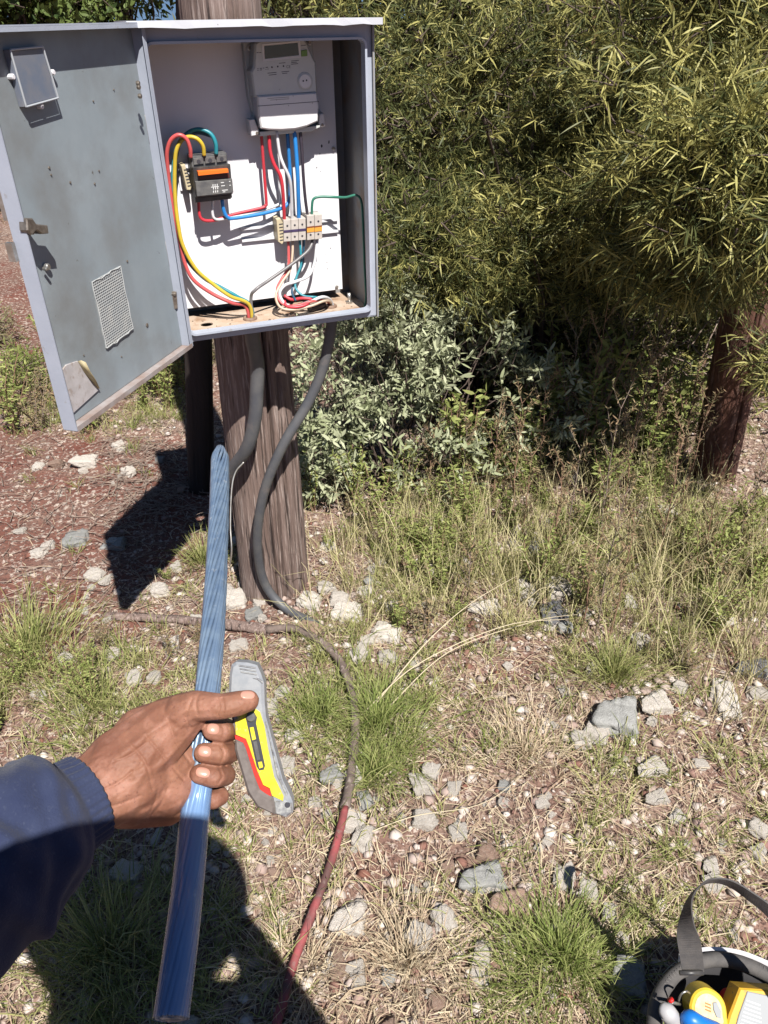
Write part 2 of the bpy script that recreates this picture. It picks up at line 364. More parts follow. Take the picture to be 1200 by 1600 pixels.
# hooded roof, slightly bent front lip
m1 = MB(); BF.box(m1, -.012, BW+.006, BH+.0005, BH+.0035, -BD-.004, .034)
xs = np.linspace(-.012, BW+.006, 25); nz_ = [(vn(x, 0, 30, 3)-.5)*.003 for x in xs]
V = []; Fc = []
for i, x in enumerate(xs):
    for o, z in ((.0345, BH+.0036), (.0345+nz_[i]*.5, BH-.0075+nz_[i]), (.0315, BH-.0075+nz_[i]), (.0315, BH+.0003)): V.append(BF.w(x, z, o))
for i in range(len(xs)-1):
    for j in range(4): k = (j+1) % 4; Fc.append((i*4+j, i*4+k, (i+1)*4+k, (i+1)*4+j))
m1.add(V, Fc); m1.build('roof', M('roof_paint', (.62, .63, .68), .45, var=(.54, .55, .60), vscale=14, third=(.25, .22, .2), tscale=60, tthr=(.68, .72)), cab)
# front flange + inner lip
m1 = MB(); fl = .017
BF.box(m1, tk, fl, tk, BH-tk, -.009, -.007); BF.box(m1, BW-fl, BW-tk, tk, BH-tk, -.009, -.007)
BF.box(m1, fl, BW-fl, tk, fl, -.0092, -.0072); BF.box(m1, fl, BW-fl, BH-.030, BH-tk, -.0092, -.0072)
m1.build('front_flange', PAINT, cab)
def ring(mb, x0, x1, z0, z1, t, o0, o1, rc_=.010):
    def rr(a0, a1, b0, b1, r):
        P = []
        for cx, cz, s0 in ((a1-r, b0+r, -90), (a1-r, b1-r, 0), (a0+r, b1-r, 90), (a0+r, b0+r, 180)):
            for k in range(5): a = RAD(s0+90*k/4); P.append((cx+r*cos(a), cz+r*sin(a)))
        return P
    A = rr(x0, x1, z0, z1, rc_+t); B = rr(x0+t, x1-t, z0+t, z1-t, rc_); n = len(A)
    V = [BF.w(*p, o0) for p in A]+[BF.w(*p, o1) for p in A]+[BF.w(*p, o1) for p in B]+[BF.w(*p, o0) for p in B]; F = []
    for k in range(4):
        for i in range(n): j = (i+1) % n; k2 = (k+1) % 4; F.append((k*n+i, k*n+j, k2*n+j, k2*n+i))
    mb.add(V, F)
m1 = MB(); ring(m1, fl-.001, BW-fl+.001, fl-.001, BH-.028, .0045, -.02, .004); m1.build('gasket_lip', PAINT, cab)
# floor with real holes
def floor_pt(px, py, z=None):
    z = BO[2]+.006 if z is None else z
    d = ray(px, py); p = CAMP+d*((z-CH)/d[2]); q = p-BO; return float(q@BX), float(q@BN)
holes = [(floor_pt(323, 506), .0145), (floor_pt(391, 498), .0125), (floor_pt(456, 490), .0165), (floor_pt(517, 479), .0115)]
cu = bpy.data.curves.new('f', 'CURVE'); cu.dimensions = '2D'; cu.fill_mode = 'BOTH'; cu.extrude = .001
def addpoly(pts):
    s_ = cu.splines.new('POLY'); s_.points.add(len(pts)-1)
    for i, p in enumerate(pts): s_.points[i].co = (p[0], p[1], 0, 1)
    s_.use_cyclic_u = True
addpoly([(tk, -.010), (BW-tk, -.010), (BW-tk, -BD+tk), (tk, -BD+tk)])
for c, r in holes: addpoly(circ(c, r))
to = bpy.data.objects.new('f', cu); COL.objects.link(to); dg = bpy.context.evaluated_depsgraph_get(); dg.update()
tm = bpy.data.meshes.new_from_object(to.evaluated_get(dg)); bpy.data.objects.remove(to)
V = [BF.w(v.co.x, .004+v.co.z, v.co.y) for v in tm.vertices]; F = [tuple(p.vertices) for p in tm.polygons]
mk('floor_plate', V, F, RUSTFLOOR, cab)
m1 = MB()
BF.box(m1, tk, BW-tk, .0001, .0025, -.0105, -.0085); m1.build('sill', PAINT, cab)
# mounting panel
pr = BF.px(529, 300, PD)[0]; pb = BF.px(531, 452, PD)[1]
m1 = MB(); BF.prism(m1, [(.012, pb), (pr, pb), (pr, BH-.012), (.012, BH-.012)], PD, PD-.003, .0006)
m1.build('mounting_panel', PANEL, cab)
m1 = MB()
for px, py in ((529, 448), (524, 232)): x, z = BF.px(px, py, PD+.004); BF.prism(m1, circ((x-.004, z), .004, 6), PD+.006, PD-.0, .0008)
m1.build('panel_screw', ZINC, cab)
m1 = MB()
for px, py, r in ((503, 228, .0028), (514, 222, .0028), (500, 240, .0016), (495, 262, .0018), (501, 268, .0013), (517, 388, .0016), (508, 398, .0012), (511, 410, .0012), (505, 386, .001), (512, 420, .0013)):
    BF.prism(m1, [(a+random.uniform(-.0005, .0005), b*1+random.uniform(-.0006, .0006)) for a, b in circ(BF.px(px, py, PD+.0008), r*.7, 7, r*1.2)], PD+.0006, PD+.0001, .0002)
m1.build('dirt_spot', INK, cab)
m1 = MB()                                                   # brackets strapping the cabinet to the post
for z in (.1, .48): BF.box(m1, .07, .36, z, z+.035, -BD-.055, -BD-.0005)
m1.build('mounting_bracket', DARKMET, cab)
for z in (.17, .40):                                        # hinges
    m1 = MB(); tube(m1, [BF.w(-.006, z, .000), BF.w(-.006, z+.05, .000)], .0055, 10); m1.build('hinge', ZINC, cab, True)
# ------------------------------------------------------------------ door
DA = YA+RAD(-127.55); DX = np.array([cos(DA), sin(DA), 0]); DL = .424
DN = np.array([-sin(DA), cos(DA), 0]);
if DN[0] < 0: DN = -DN
DF = Fr(BO+DX*.004, DX, BZ, DN); DL -= .004
m1 = MB(); DF.box(m1, .001, DL, .001, BH-.001, -.0015, 0); 
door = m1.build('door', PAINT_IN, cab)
dt = .026
m1 = MB()
DF.box(m1, DL+.0002, DL+.0022, 0, BH, -.0016, dt); m1.build('door_edge', PAINT, door)
m1 = MB(); DF.box(m1, .001, DL, -.0022, -.0002, -.0016, dt); DF.box(m1, .001, DL, 0, .007, dt-.0012, dt); m1.build('door_bottom_edge', M('door_edge_dusty', (.36, .33, .33), .7, var=(.27, .2, .175), vscale=22, bump=.3), door)
m1 = MB(); DF.box(m1, .001, DL, BH+.0002, BH+.0022, -.0016, dt); DF.box(m1, .001, DL, BH-.006, BH, dt-.0012, dt); m1.build('door_top_edge', PAINT, door)
m1 = MB(); DF.box(m1, -.0012, .0008, 0, BH, -.0016, dt); DF.box(m1, .001, .009, .0075, BH-.0065, dt-.0014, dt-.0002); m1.build('door_hinge_edge', PAINT, door)
# document pocket
pk = [DF.px(a, b, .012) for a, b in ((15, 78), (66, 73), (90, 153), (40, 167))]
m1 = MB(); DF.prism(m1, pk, .012, .001, .003); pocket = m1.build('document_pocket', M('clear_plastic', (.17, .20, .27), .2, spec=.7, var=(.23, .235, .27), vscale=30, second=(.36, .32, .30), sscale=12, sthr=(.52, .72), alpha=.88), door)
m1 = MB()
for i in range(4):
    a, b = np.array(pk[i]), np.array(pk[(i+1) % 4]); tube(m1, [DF.w(*a, .013), DF.w(*b, .013)], .0016, 6)
m1.build('pocket_rim', M('pocket_rim', (.40, .42, .45), .4), pocket)
for px, py in ((21, 120), (84, 113), (66, 166)):
    m1 = MB(); DF.prism(m1, circ(DF.px(px, py, .008), .004, 10), .009, 0, .001); m1.build('pocket_rivet', WHITEC, pocket)
# vent mesh
vc = [np.array(DF.px(a, b, .002)) for a, b in ((143, 441), (187, 416), (207, 514), (166, 544))]
m1 = MB(); DF.prism(m1, vc, .0018, .0002, .0003); vent = m1.build('vent_mesh', M('mesh_backing', (.25, .27, .285), .6, second=(.40, .40, .39), sscale=50, sthr=(.5, .6)), door)
m1 = MB()
for k in range(27):
    t = k/26; a = vc[0]*(1-t)+vc[3]*t; b = vc[1]*(1-t)+vc[2]*t
    tube(m1, [DF.w(*a, .0025), DF.w(*b, .0025)], .0007, 4)
for k in range(17):
    t = k/16; a = vc[0]*(1-t)+vc[1]*t; b = vc[3]*(1-t)+vc[2]*t
    tube(m1, [DF.w(*a, .003), DF.w(*b, .003)], .0006, 4)
m1.build('mesh_wire', M('mesh_wire', (.36, .375, .385), .6, metal=.1, var=(.44, .44, .43), vscale=60), vent)
# tape round the mesh edge, torn
m1 = MB()
for i in range(4):
    a, b = vc[i], vc[(i+1) % 4]
    n = 9; pts = []
    for k in range(n+1):
        q = a+(b-a)*k/n+np.random.default_rng(i*10+k).normal(size=2)*.0009; pts.append(DF.w(*q, .0034))
    tube(m1, pts, .0010, 5)
m1.build('mesh_edge_glue', M('dried_glue', (.42, .43, .43), .7), vent)
# corner sheet
cs = [(98, 578), (104, 570), (122, 564), (131, 580), (142, 594), (156, 608), (112, 648), (106, 620)]
m1 = MB(); DF.pprism(m1, cs, .003, .0003, .0005); sh = m1.build('corner_sheet', M('scuffed_sheet', (.50, .47, .48), .7, var=(.40, .37, .37), vscale=40, second=(.33, .28, .26), sscale=70, sthr=(.55, .65)), door)
m1 = MB()
A = [DF.wp(a, b, o) for a, b, o in ((122, 564, .003), (127, 563, .012), (134, 566, .02), (131, 580, .003), (136, 578, .014), (141, 580, .02), (142, 594, .003), (147, 592, .012), (150, 594, .016), (154, 607, .003), (155, 606, .005), (156, 607, .006))]
m1.add(A, [(0, 1, 4, 3), (1, 2, 5, 4), (3, 4, 7, 6), (4, 5, 8, 7), (6, 7, 10, 9), (7, 8, 11, 10)])
o = m1.build('curled_flap', M('yellowed_flap', (.42, .33, .17), .8, var=(.5, .44, .28), vscale=80), sh, True)
sm_ = o.modifiers.new('s', 'SOLIDIFY'); sm_.thickness = .001
# latch
m1 = MB(); DF.pprism(m1, [(42, 342), (52, 341), (58, 350), (75, 352), (77, 365), (66, 366), (58, 360), (50, 368), (43, 360)], .032, .018, .002); DF.prism(m1, circ(DF.px(47, 356, .02), .010, 12), .024, 0, .001)
latch = m1.build('latch', DARKMET, door)
m1 = MB(); DF.prism(m1, circ(DF.px(75, 417, .006), .0055, 12), .008, 0, .0015); DF.prism(m1, circ(DF.px(72, 420, .012), .003, 8), .014, .007, .001); m1.build('latch_bolt', ZINC, door)
m1 = MB(); DF.box(m1, DL-.045, DL-.012, .345, .395, -.022, -.0016); m1.build('outer_handle', ZINC, door)
m1 = MB(); DF.box(m1, DL+.0023, DL+.010, .290, .318, -.012, .0); m1.build('hasp', ZINC, door)
m1 = MB()
for px, py, r in ((77, 262, .0022), (80, 273, .0016), (110, 285, .002), (148, 287, .002), (155, 267, .0016), (199, 408, .0022), (230, 508, .0042), (190, 557, .0016), (146, 158, .0016), (131, 555, .0014), (178, 140, .0014), (250, 300, .0012)):
    DF.prism(m1, circ(DF.px(px, py, .001), r, 7), .0018, .0001, .0004)
m1.build('rivet', DARKMET, door)
for zz in ((214, 130), (217, 150), (215, 136)):
    m1 = MB(); DF.prism(m1, circ(DF.px(zz[0], zz[1], dt), .004, 8), dt+.005, dt-.0002, .001); m1.build('hinge_bolt', DARKMET, door)
# door stay
m1 = MB()
tube(m1, [BF.wp(270, 459, .01), BF.wp(262, 462, .012), BF.wp(266, 490, .014), BF.wp(271, 520, .016)], .0022, 6)
m1.build('door_stay', ZINC, cab, True)
m1 = MB(); BF.pprism(m1, [(255, 517), (270, 512), (273, 524), (257, 529)], .022, .012, .001); m1.build('stay_bracket', ZINC, cab)
m1 = MB(); BF.pprism(m1, [(268, 456), (276, 456), (278, 482), (271, 484)], .010, .002, .001); BF.prism(m1, circ(BF.px(273, 460, .012), .0035, 8), .014, .01, .001); m1.build('stay_pivot', DARKMET, cab)

# ------------------------------------------------------------------ meter
mtr = thing('electricity_meter', 'pale grey electricity meter with dark display and white cover, top of the cabinet', 'meter', BF.w(.28, .33, PD), YA)
m1 = MB(); BF.pprism(m1, [(380, 66), (388, 64), (470, 59), (488, 58), (493, 120), (498, 170), (506, 178), (504, 196), (392, 210), (390, 196), (396, 180), (388, 150)], PD+.020, PD+.0003, .002)
m1.build('back_plate', METER, mtr)
mp = [(398, 68), (404, 63), (420, 60), (450, 57.5), (470, 57), (477, 60), (484, 75), (491, 92), (494, 96), (496, 145), (398, 152), (392, 112), (396, 104), (397, 90)]
m1 = MB(); BF.pprism(m1, mp, PD+.060, PD+.019, .004); case = m1.build('case', METER, mtr)
m1 = MB(); BF.pprism(m1, [(413, 72), (465, 67), (467, 86), (414, 92)], PD+.0606, PD+.058, .0003); m1.build('display', LCD, mtr)
m1 = MB()
q = [(409, 69), (469, 63.5), (471, 90), (411, 96)]; qi = [(412.4, 71.4), (465.6, 66.4), (467.6, 86.6), (413.6, 92.6)]
V = [BF.w(*BF.px(a, b, PD+.0612), PD+.0612) for a, b in q]+[BF.w(*BF.px(a, b, PD+.0608), PD+.0608) for a, b in qi]
m1.add(V, [(i, (i+1) % 4, 4+(i+1) % 4, 4+i) for i in range(4)]); m1.build('display_bezel', METERCOV, mtr)
m1 = MB(); BF.pprism(m1, [(470.5, 79), (480, 77.5), (480.5, 87.5), (471, 88.5)], PD+.063, PD+.0601, .001); m1.build('button', GREENBTN, mtr)
m1 = MB(); BF.prism(m1, circ(BF.px(477, 127, PD+.063), .0165, 28), PD+.0615, PD+.0601, .001); m1.build('port_rim', METER, mtr)
m1 = MB(); BF.prism(m1, circ(BF.px(477, 127, PD+.064), .0135, 28), PD+.064, PD+.0612, .001); port = m1.build('optical_port', METERCOV, mtr)
m1 = MB()
for a, b in ((474, 126.5), (479, 125.5)): BF.prism(m1, circ(BF.px(a, b, PD+.0645), .0017, 10), PD+.0646, PD+.0641, .0002)
m1.build('port_led', INK, port)
m1 = MB()
for a, b in ((425, 105), (434, 104), (443, 103.3)): BF.prism(m1, circ(BF.px(a, b, PD+.0605), .0017, 10), PD+.0605, PD+.0601, .0002)
m1.build('indicator', INK, mtr)
# printed lines (small marks)
m1 = MB()
def dash(fr, mb, a, b, l, h=1.0, off=0, sl=-.1): fr.pprism(mb, [(a, b), (a+l, b+l*sl), (a+l, b+l*sl+h), (a, b+h)], off+.0003, off, .00005)
for a, b, l in ((402, 107, 2), (402, 109.5, 2), (406, 106.5, 3.5), (406, 109, 3.5), (411, 106, 2), (415, 105, 4), (415, 108, 1.2), (418, 107.5, 1.5), (401, 82, 3), (405, 82, 3.4), (436, 98.5, 10), (455, 95, 12), (455, 97.5, 9), (455, 100, 11), (418, 114, 14), (420, 117, 12), (440, 112, 12), (441, 114.5, 8), (470, 62, 7), (470, 71, 8)):
    dash(BF, m1, a, b, l, .9, PD+.0601)
m1.build('printed_marks', INK, mtr)
def text(fr, s_, px, py, hpx, off, mat, name, parent, tilt=-.07):
    cu_ = bpy.data.curves.new('t', 'FONT'); cu_.body = s_; cu_.size = 1; cu_.extrude = 0
    o_ = bpy.data.objects.new('t', cu_); COL.objects.link(o_); d_ = bpy.context.evaluated_depsgraph_get(); d_.update()
    me_ = bpy.data.meshes.new_from_object(o_.evaluated_get(d_)); bpy.data.objects.remove(o_)
    x0, z0 = fr.px(px, py, off); x1, z1 = fr.px(px, py-hpx, off); h_ = (z1-z0)/.7
    V_ = [fr.w(x0+v.co.x*h_, z0+v.co.y*h_, off) for v in me_.vertices]
    if len(V_): return mk(name, V_, [tuple(p.vertices) for p in me_.polygons], mat, parent)
text(BF, 'CE', 447.5, 106.5, 4.5, PD+.0603, INK, 'ce_mark', mtr)
# terminal cover with curved lower edge
bot = [(497, 190), (480, 198), (462, 202.5), (440, 204), (420, 203.5), (408, 201)]
m1 = MB(); BF.pprism(m1, [(402, 150), (495, 144.5), (499, 165)]+bot+[(404, 180)], PD+.066, PD+.018, .0035); cov = m1.build('terminal_cover', METERCOV, mtr)
m1 = MB(); BF.pprism(m1, [(403, 165.3), (498, 158.2), (498, 159), (403, 166.2)], PD+.0666, PD+.066, .0001); m1.build('cover_seam', INK, cov)
m1 = MB()
for a, b, l in ((418, 153.5, 34), (422, 156, 30)): dash(BF, m1, a, b, l, .9, PD+.0661, -.07)
for a, b in ((432, 156), (458, 150), (451, 165), (488, 161), (437, 140)): BF.prism(m1, circ(BF.px(a, b, PD+.0663), .0008, 6, .0015), PD+.0663, PD+.0661, .0001)
m1.build('cover_mark', M('pale_print', (.35, .34, .34), .6), cov)
for P4 in ([(389, 187), (398, 186), (405, 204), (404, 211), (393, 213)], [(499, 178), (506, 177), (509, 197), (502, 199), (498, 194)]):
    m1 = MB(); BF.pprism(m1, P4, PD+.045, PD+.018, .002); ear = m1.build('fixing_ear', METERCOV, mtr)
    c_ = np.mean(P4[-3:], 0); m1 = MB(); BF.prism(m1, circ(BF.px(c_[0]+1, c_[1]-1.5, PD+.046), .003, 10), PD+.0465, PD+.044, .0004); m1.build('screw', DARKMET, ear)
for a, b in ((391, 75), (484, 66)):
    m1 = MB(); BF.prism(m1, circ(BF.px(a, b, PD+.024), .0058, 14), PD+.024, PD+.019, .001); e_ = m1.build('fixing_boss', METERCOV, mtr)
    m1 = MB(); BF.prism(m1, circ(BF.px(a, b, PD+.026), .0032, 10), PD+.0255, PD+.023, .0005); m1.build('screw', DARKMET, e_)
m1 = MB(); BF.pprism(m1, [(406, 206), (500, 196), (500, 199), (486, 205), (407, 213)], PD+.05, PD+.004, .001); m1.build('lower_shroud', METER, mtr)

# ------------------------------------------------------------------ breaker
brk = thing('circuit_breaker', 'dark three-pole circuit breaker with a long orange lever', 'circuit breaker', BF.w(.09, .25, PD), YA)
o1 = PD+.052; o2 = PD+.066; o3 = PD+.075
m1 = MB(); BF.pprism(m1, [(298, 245), (354, 239), (363, 309), (305, 317)], o1, PD+.006, .001); m1.build('housing', BRKGREY, brk)
m1 = MB(); BF.pprism(m1, [(301, 262), (360, 257), (364, 303), (306, 309)], o2, o1+.0003, .0015); m1.build('front_block', BLACKP, brk)
m1 = MB(); BF.pprism(m1, [(305, 284), (363, 279.5), (365, 301), (308, 307)], o3, o2-.002, .001); lab = m1.build('label_plate', BRKGREY, brk)
m1 = MB()
for k in range(3):
    for y in (288, 293, 298): dash(BF, m1, 333+k*3.3-(.8 if y == 288 else 0), y-k*.3, 1.2, 3.2, o3+.0001)
for a, b, l in ((345, 285, 5), (345.5, 290, 6), (347, 297, 9), (348, 299.5, 4), (358, 283, 2), (358.5, 289, 2), (330, 292, 12)): dash(BF, m1, a, b, l, 1.1, o3+.0001)
m1.build('printed_lines', WHITEINK, lab)
m1 = MB(); BF.pprism(m1, [(309, 268), (356.5, 264), (357.5, 270), (310, 275)], o3+.004, o2-.002, .001); m1.build('lever', ORANGE, brk)
m1 = MB(); BF.pprism(m1, [(310, 275.5), (357.5, 271), (359, 278), (311, 282.5)], o2+.0008, o2, .0002); m1.build('lever_slot', M('slot_dark_red', (.08, .015, .015), .5), brk)
for k in range(3):
    a0 = 302+k*18; b0 = 247-k*2
    m1 = MB(); BF.pprism(m1, [(a0, b0+.5), (a0+15.5, b0-1.2), (a0+16.5, b0+9), (a0+1, b0+11)], o1+.004, o1+.0002, .001); tb_ = m1.build('terminal', BRKGREY, brk)
    m1 = MB(); BF.prism(m1, circ(BF.px(a0+8.5, b0+5.5, o1+.0045), .0042, 12), o1+.0046, o1+.0041, .0002); m1.build('terminal_hole', INK, tb_)
m1 = MB(); BF.pprism(m1, [(305, 309), (361, 304), (361, 311), (305, 317)], o1+.006, o1+.0002, .001); m1.build('lower_terminals', BLACKP, brk)
m1 = MB(); BF.pprism(m1, [(283, 259), (289, 257), (299, 292), (298, 297), (292, 297)], PD+.040, PD+.004, .001); ec = m1.build('end_clamp', CREAM, brk)
m1 = MB()
for k in range(6): BF.pprism(m1, [(287+k*1.2, 265+k*5), (292+k*1.2, 264+k*5), (292.5+k*1.2, 266+k*5), (287.5+k*1.2, 267+k*5)], PD+.0404, PD+.040, .0001)
m1.build('clamp_rib', INK, ec)
m1 = MB(); z_ = BF.px(300, 283, PD+.005)[1]; BF.box(m1, BF.px(279, 280, PD)[0], BF.px(352, 280, PD)[0], z_-.0175, z_+.0175, PD+.0003, PD+.0055); m1.build('short_rail', PANEL, brk)

# ------------------------------------------------------------------ DIN rail and terminal blocks
rx0, rz0 = BF.px(377, 367, PD+.006); rx1, rz1 = BF.px(528, 352, PD+.006)
zc = rz0
rail = thing('mounting_rail', 'white horizontal mounting rail behind the terminal blocks', 'rail', BF.w(rx0, zc, PD), YA)
m1 = MB(); BF.box(m1, rx0, rx1, zc-.016, zc-.010, PD+.0063, PD+.0078); BF.box(m1, rx0, rx1, zc+.010, zc+.016, PD+.0063, PD+.0078)
BF.box(m1, rx0, rx1, zc-.0118, zc-.0100, PD+.0003, PD+.0063); BF.box(m1, rx0, rx1, zc+.0100, zc+.0118, PD+.0003, PD+.0063); BF.box(m1, rx0, rx1, zc-.0099, zc+.0099, PD+.0003, PD+.0015)
m1.build('rail_profile', M('rail_white', (.70, .70, .73), .4), rail)
tbk = thing('terminal_block', 'beige terminal block with dark and orange marker bands on the white rail', 'terminal block', BF.w(rx0+.08, zc, PD), YA)
t1 = PD+.045
for k in range(3):
    a = 443+k*11.7; b = 344-k*1.1
    m1 = MB(); BF.pprism(m1, [(a, b), (a+11.3, b-1.1), (a+11.8, b+33), (a+.5, b+34)], t1, PD+.009, .001); s_ = m1.build('module', BEIGEP, tbk)
    m1 = MB()
    for yy in (9, 27): BF.prism(m1, circ(BF.px(a+6, b+yy, t1+.0005), .0024, 10), t1+.0006, t1+.0001, .0002)
    m1.build('screw_hole', INK, s_)
    m1 = MB(); BF.pprism(m1, [(a+.2, b+16), (a+11.4, b+15), (a+11.5, b+19), (a+.3, b+20)], t1+.0008, t1+.0001, .0002); m1.build('marker_band', PURPLE, s_)
for k in range(2):
    a = 479.5+k*12; b = 337-k*1.1
    m1 = MB(); BF.pprism(m1, [(a, b), (a+11.6, b-1.1), (a+12.2, b+37), (a+.5, b+38.5)], t1+.003, PD+.009, .001); s_ = m1.build('module', BEIGEP, tbk)
    m1 = MB()
    for yy in (10, 30): BF.prism(m1, circ(BF.px(a+6, b+yy, t1+.0035), .0024, 10), t1+.0036, t1+.0031, .0002)
    m1.build('screw_hole', INK, s_)
    m1 = MB(); BF.pprism(m1, [(a+.2, b+20), (a+11.6, b+18.5), (a+11.8, b+25), (a+.3, b+26.5)], t1+.0042, t1+.0032, .0002); m1.build('marker_band', ORANGEB, s_)
    m1 = MB(); BF.pprism(m1, [(a+.3, b+17.5), (a+11.6, b+16), (a+11.6, b+18.3), (a+.3, b+19.8)], t1+.0042, t1+.0032, .0002); m1.build('marker_strip', M('brown_band', (.2, .06, .02), .5), s_)
m1 = MB(); BF.pprism(m1, [(432, 343), (438, 341), (443, 350), (443.5, 378), (441, 382), (435, 378)], t1-.006, PD+.004, .001); ec = m1.build('end_stop', CREAM, tbk)
m1 = MB()
for k in range(6): BF.pprism(m1, [(436+k*.3, 350+k*5), (442+k*.1, 349+k*5), (442+k*.1, 350.6+k*5), (436+k*.3, 351.6+k*5)], t1-.0055, t1-.006, .0001)
m1.build('stop_rib', INK, ec)

# ------------------------------------------------------------------ wires
def W3(pts):
    out = []
    for p in pts:
        if isinstance(p, np.ndarray): out.append(p)
        else: out.append(BF.wp(p[0], p[1], PD+p[2]))
    return out
def wire(name, label, mat, pts, r, cat='wire', mats=None):
    P = catmull(np.array(W3(pts)), 8); m_ = MB(); V, F = tube_arr(P, r, 10); m_.add(V, F)
    o_ = m_.build(name, mat, None, True, loc=P[0]); settag(o_, label, cat); return o_
def fp(i, dz=.0, dx=0, do=0): (x, o_), r = holes[i]; return BF.w(x+dx, .004+dz, o_+do)
wr = .0042
wire('thick_cable', 'faded red wire looping over the breaker and down the left side', WRF, [(298, 246, .055), (297, 232, .060), (291, 217, .062), (279, 211, .060), (267, 219, .055), (261, 238, .050), (262, 262, .045), (265, 290, .042), (272, 335, .042), (281, 375, .045), (289, 412, .048), (303, 438, .052), (332, 459, .06), (362, 473, .07), fp(1, .03, -.006, 0), fp(1, -.03, -.004, 0)], wr)
wire('thick_cable', 'yellow wire arching over the breaker and sweeping down to the floor gland', WY, [(319, 243, .056), (317, 228, .060), (308, 217, .060), (295, 214, .055), (283, 220, .050), (275, 238, .048), (273, 268, .046), (273.5, 306, .048), (278, 348, .052), (286, 384, .055), (306, 420, .06), (333, 444, .066), (360, 463, .075), fp(1, .035, .001, .006), fp(1, -.03, .0, .004)], wr)
wire('thick_cable', 'dark blue wire arching highest over the breaker, lowest end in the floor gland', WT, [(338, 241, .056), (337, 224, .058), (329, 209, .054), (312, 202, .046), (296, 206, .036), (282, 220, .030), (273, 244, .028), (270, 285, .028), (273, 330, .03), (280, 368, .034), (292, 405, .04), (318, 434, .046), (345, 449, .052), (370, 463, .062), fp(1, .03, .006, -.003), fp(1, -.03, .004, -.003)], wr)
wire('thick_cable', 'dark line put in for shading of the blue wire, behind the yellow one left of the breaker', WBD, [(330, 212, .040), (310, 207, .032), (292, 212, .026), (280, 226, .022), (274, 250, .020), (269, 275, .02), (268, 300, .018), (272, 330, .012)], wr*.95)  # extra dark wire, stands in for shading of the blue wire
wire('panel_wire', 'red wire from the breaker foot bending up to the meter', WR, [(310.5, 312, .045), (311, 330, .045), (314, 341, .045), (324, 345, .044), (341, 343, .040), (365, 335, .034), (408, 325, .03), (415, 321, .030), (416, 314, .030), (412.5, 267, .034), (408, 205, .036)], .0034)
wire('panel_wire', 'white wire from the breaker foot running to the meter', WW, [(332, 312, .045), (332, 332, .045), (336, 342, .045), (350, 342, .040), (390, 334, .030), (430, 322, .022), (438, 312, .020), (436, 280, .022), (433, 205, .026)], .0030)
wire('panel_wire', 'bright blue wire from the breaker foot running right below the white one', WB, [(347, 312, .048), (350, 330, .048), (356, 340, .048), (366, 341, .047), (405, 335, .042), (436, 327, .034), (448, 320, .026), (453, 306, .024), (453, 270, .028), (449, 205, .032)], .0040)
wire('panel_wire', 'second red wire, from the meter into the first terminal module', WR, [(420, 205, .046), (422, 235, .046), (428, 256, .048), (438, 275, .050), (442, 300, .048), (444.5, 346, .034)], .0040)
wire('panel_wire', 'white wire from the meter with a kink, into the second terminal module', WW, [(432, 205, .048), (437, 240, .050), (443, 258, .054), (452, 278, .054), (455, 300, .048), (456.5, 345, .034)], .0036)
wire('panel_wire', 'thick blue wire from the meter into the third terminal module', WB, [(460, 205, .046), (463, 240, .048), (465, 270, .050), (466, 300, .046), (467, 344, .034)], .0046)
wire('panel_wire', 'black wire from the meter to the gap between terminal blocks', WK, [(469, 203, .046), (472, 240, .046), (474, 275, .044), (477, 310, .040), (481, 340, .034)], .0036)
gx_, gz_ = BF.px(561, 400, -.06)
wire('earth_wire', 'green wire running from the terminal block along the right wall', WG, [(487.5, 340, .036), (487.5, 322, .040), (490, 311, .042), (500, 307.5, .044), (520, 307.8, .05), (540, 308.5, .065), BF.w(BW-.02, .26, -.075), BF.w(BW-.010, .245, -.07), BF.w(BW-.009, .20, -.066), BF.w(BW-.010, .10, -.06), BF.w(BW-.010, .035, -.055), BF.w(BW-.016, .012, -.05), BF.w(BW-.022, .004, -.05)], .0030)
wire('lower_wire', 'grey cable slanting from the terminal block down to the left gland', WGY, [(489, 372, .032), (486, 384, .040), (477, 396, .048), (450, 417, .056), (420, 438, .064), (399, 453, .074), fp(1, .05, .006, .004), fp(1, -.02, .005, .006)], .0038)
wire('lower_wire', 'white wire curving from the last terminal module to the floor', WW, [(496, 372, .032), (494, 392, .040), (491, 412, .046), (482, 431, .052), (462, 440, .058), (445, 446, .064), (437, 458, .072), (443, 472, .082), (458, 479, .090), (485, 471, .092), (505, 464, .090), fp(3, .012, .003), fp(3, -.03, .003)], .0036)
wire('lower_wire', 'red wire looping below the first terminal module', WRF, [(450, 374, .030), (451, 395, .036), (450, 418, .044), (440, 436, .054), (433, 452, .062), (437, 470, .078), (450, 478, .088), (470, 476, .094), (492, 470, .094), fp(3, .012, -.004), fp(3, -.03, -.004)], .0032)
wire('lower_wire', 'cream wire looping widest beneath the terminal block', WC, [(457, 374, .030), (457, 396, .038), (453, 422, .048), (440, 442, .060), (431, 462, .074), (438, 480, .088), (458, 484, .096), (486, 478, .098), (508, 470, .094), fp(3, .010, .0, .004), fp(3, -.03, 0, .004)], .0030)
wire('lower_wire', 'teal wire dropping from the terminal block into the right gland', WT, [(468, 374, .030), (470, 395, .036), (470, 415, .044), (463, 434, .052), (462, 450, .062), (474, 462, .076), (496, 465, .084), fp(3, .014, .0, -.004), fp(3, -.03, 0, -.003)], .0030)
wire('lower_wire', 'short bright red wire coiled near the cabinet floor', WR, [(444, 462, .06), (456, 468, .07), (472, 466, .08), (486, 468, .088), (478, 476, .098), (462, 480, .098), (448, 478, .090), (444, 470, .08)], .0036)
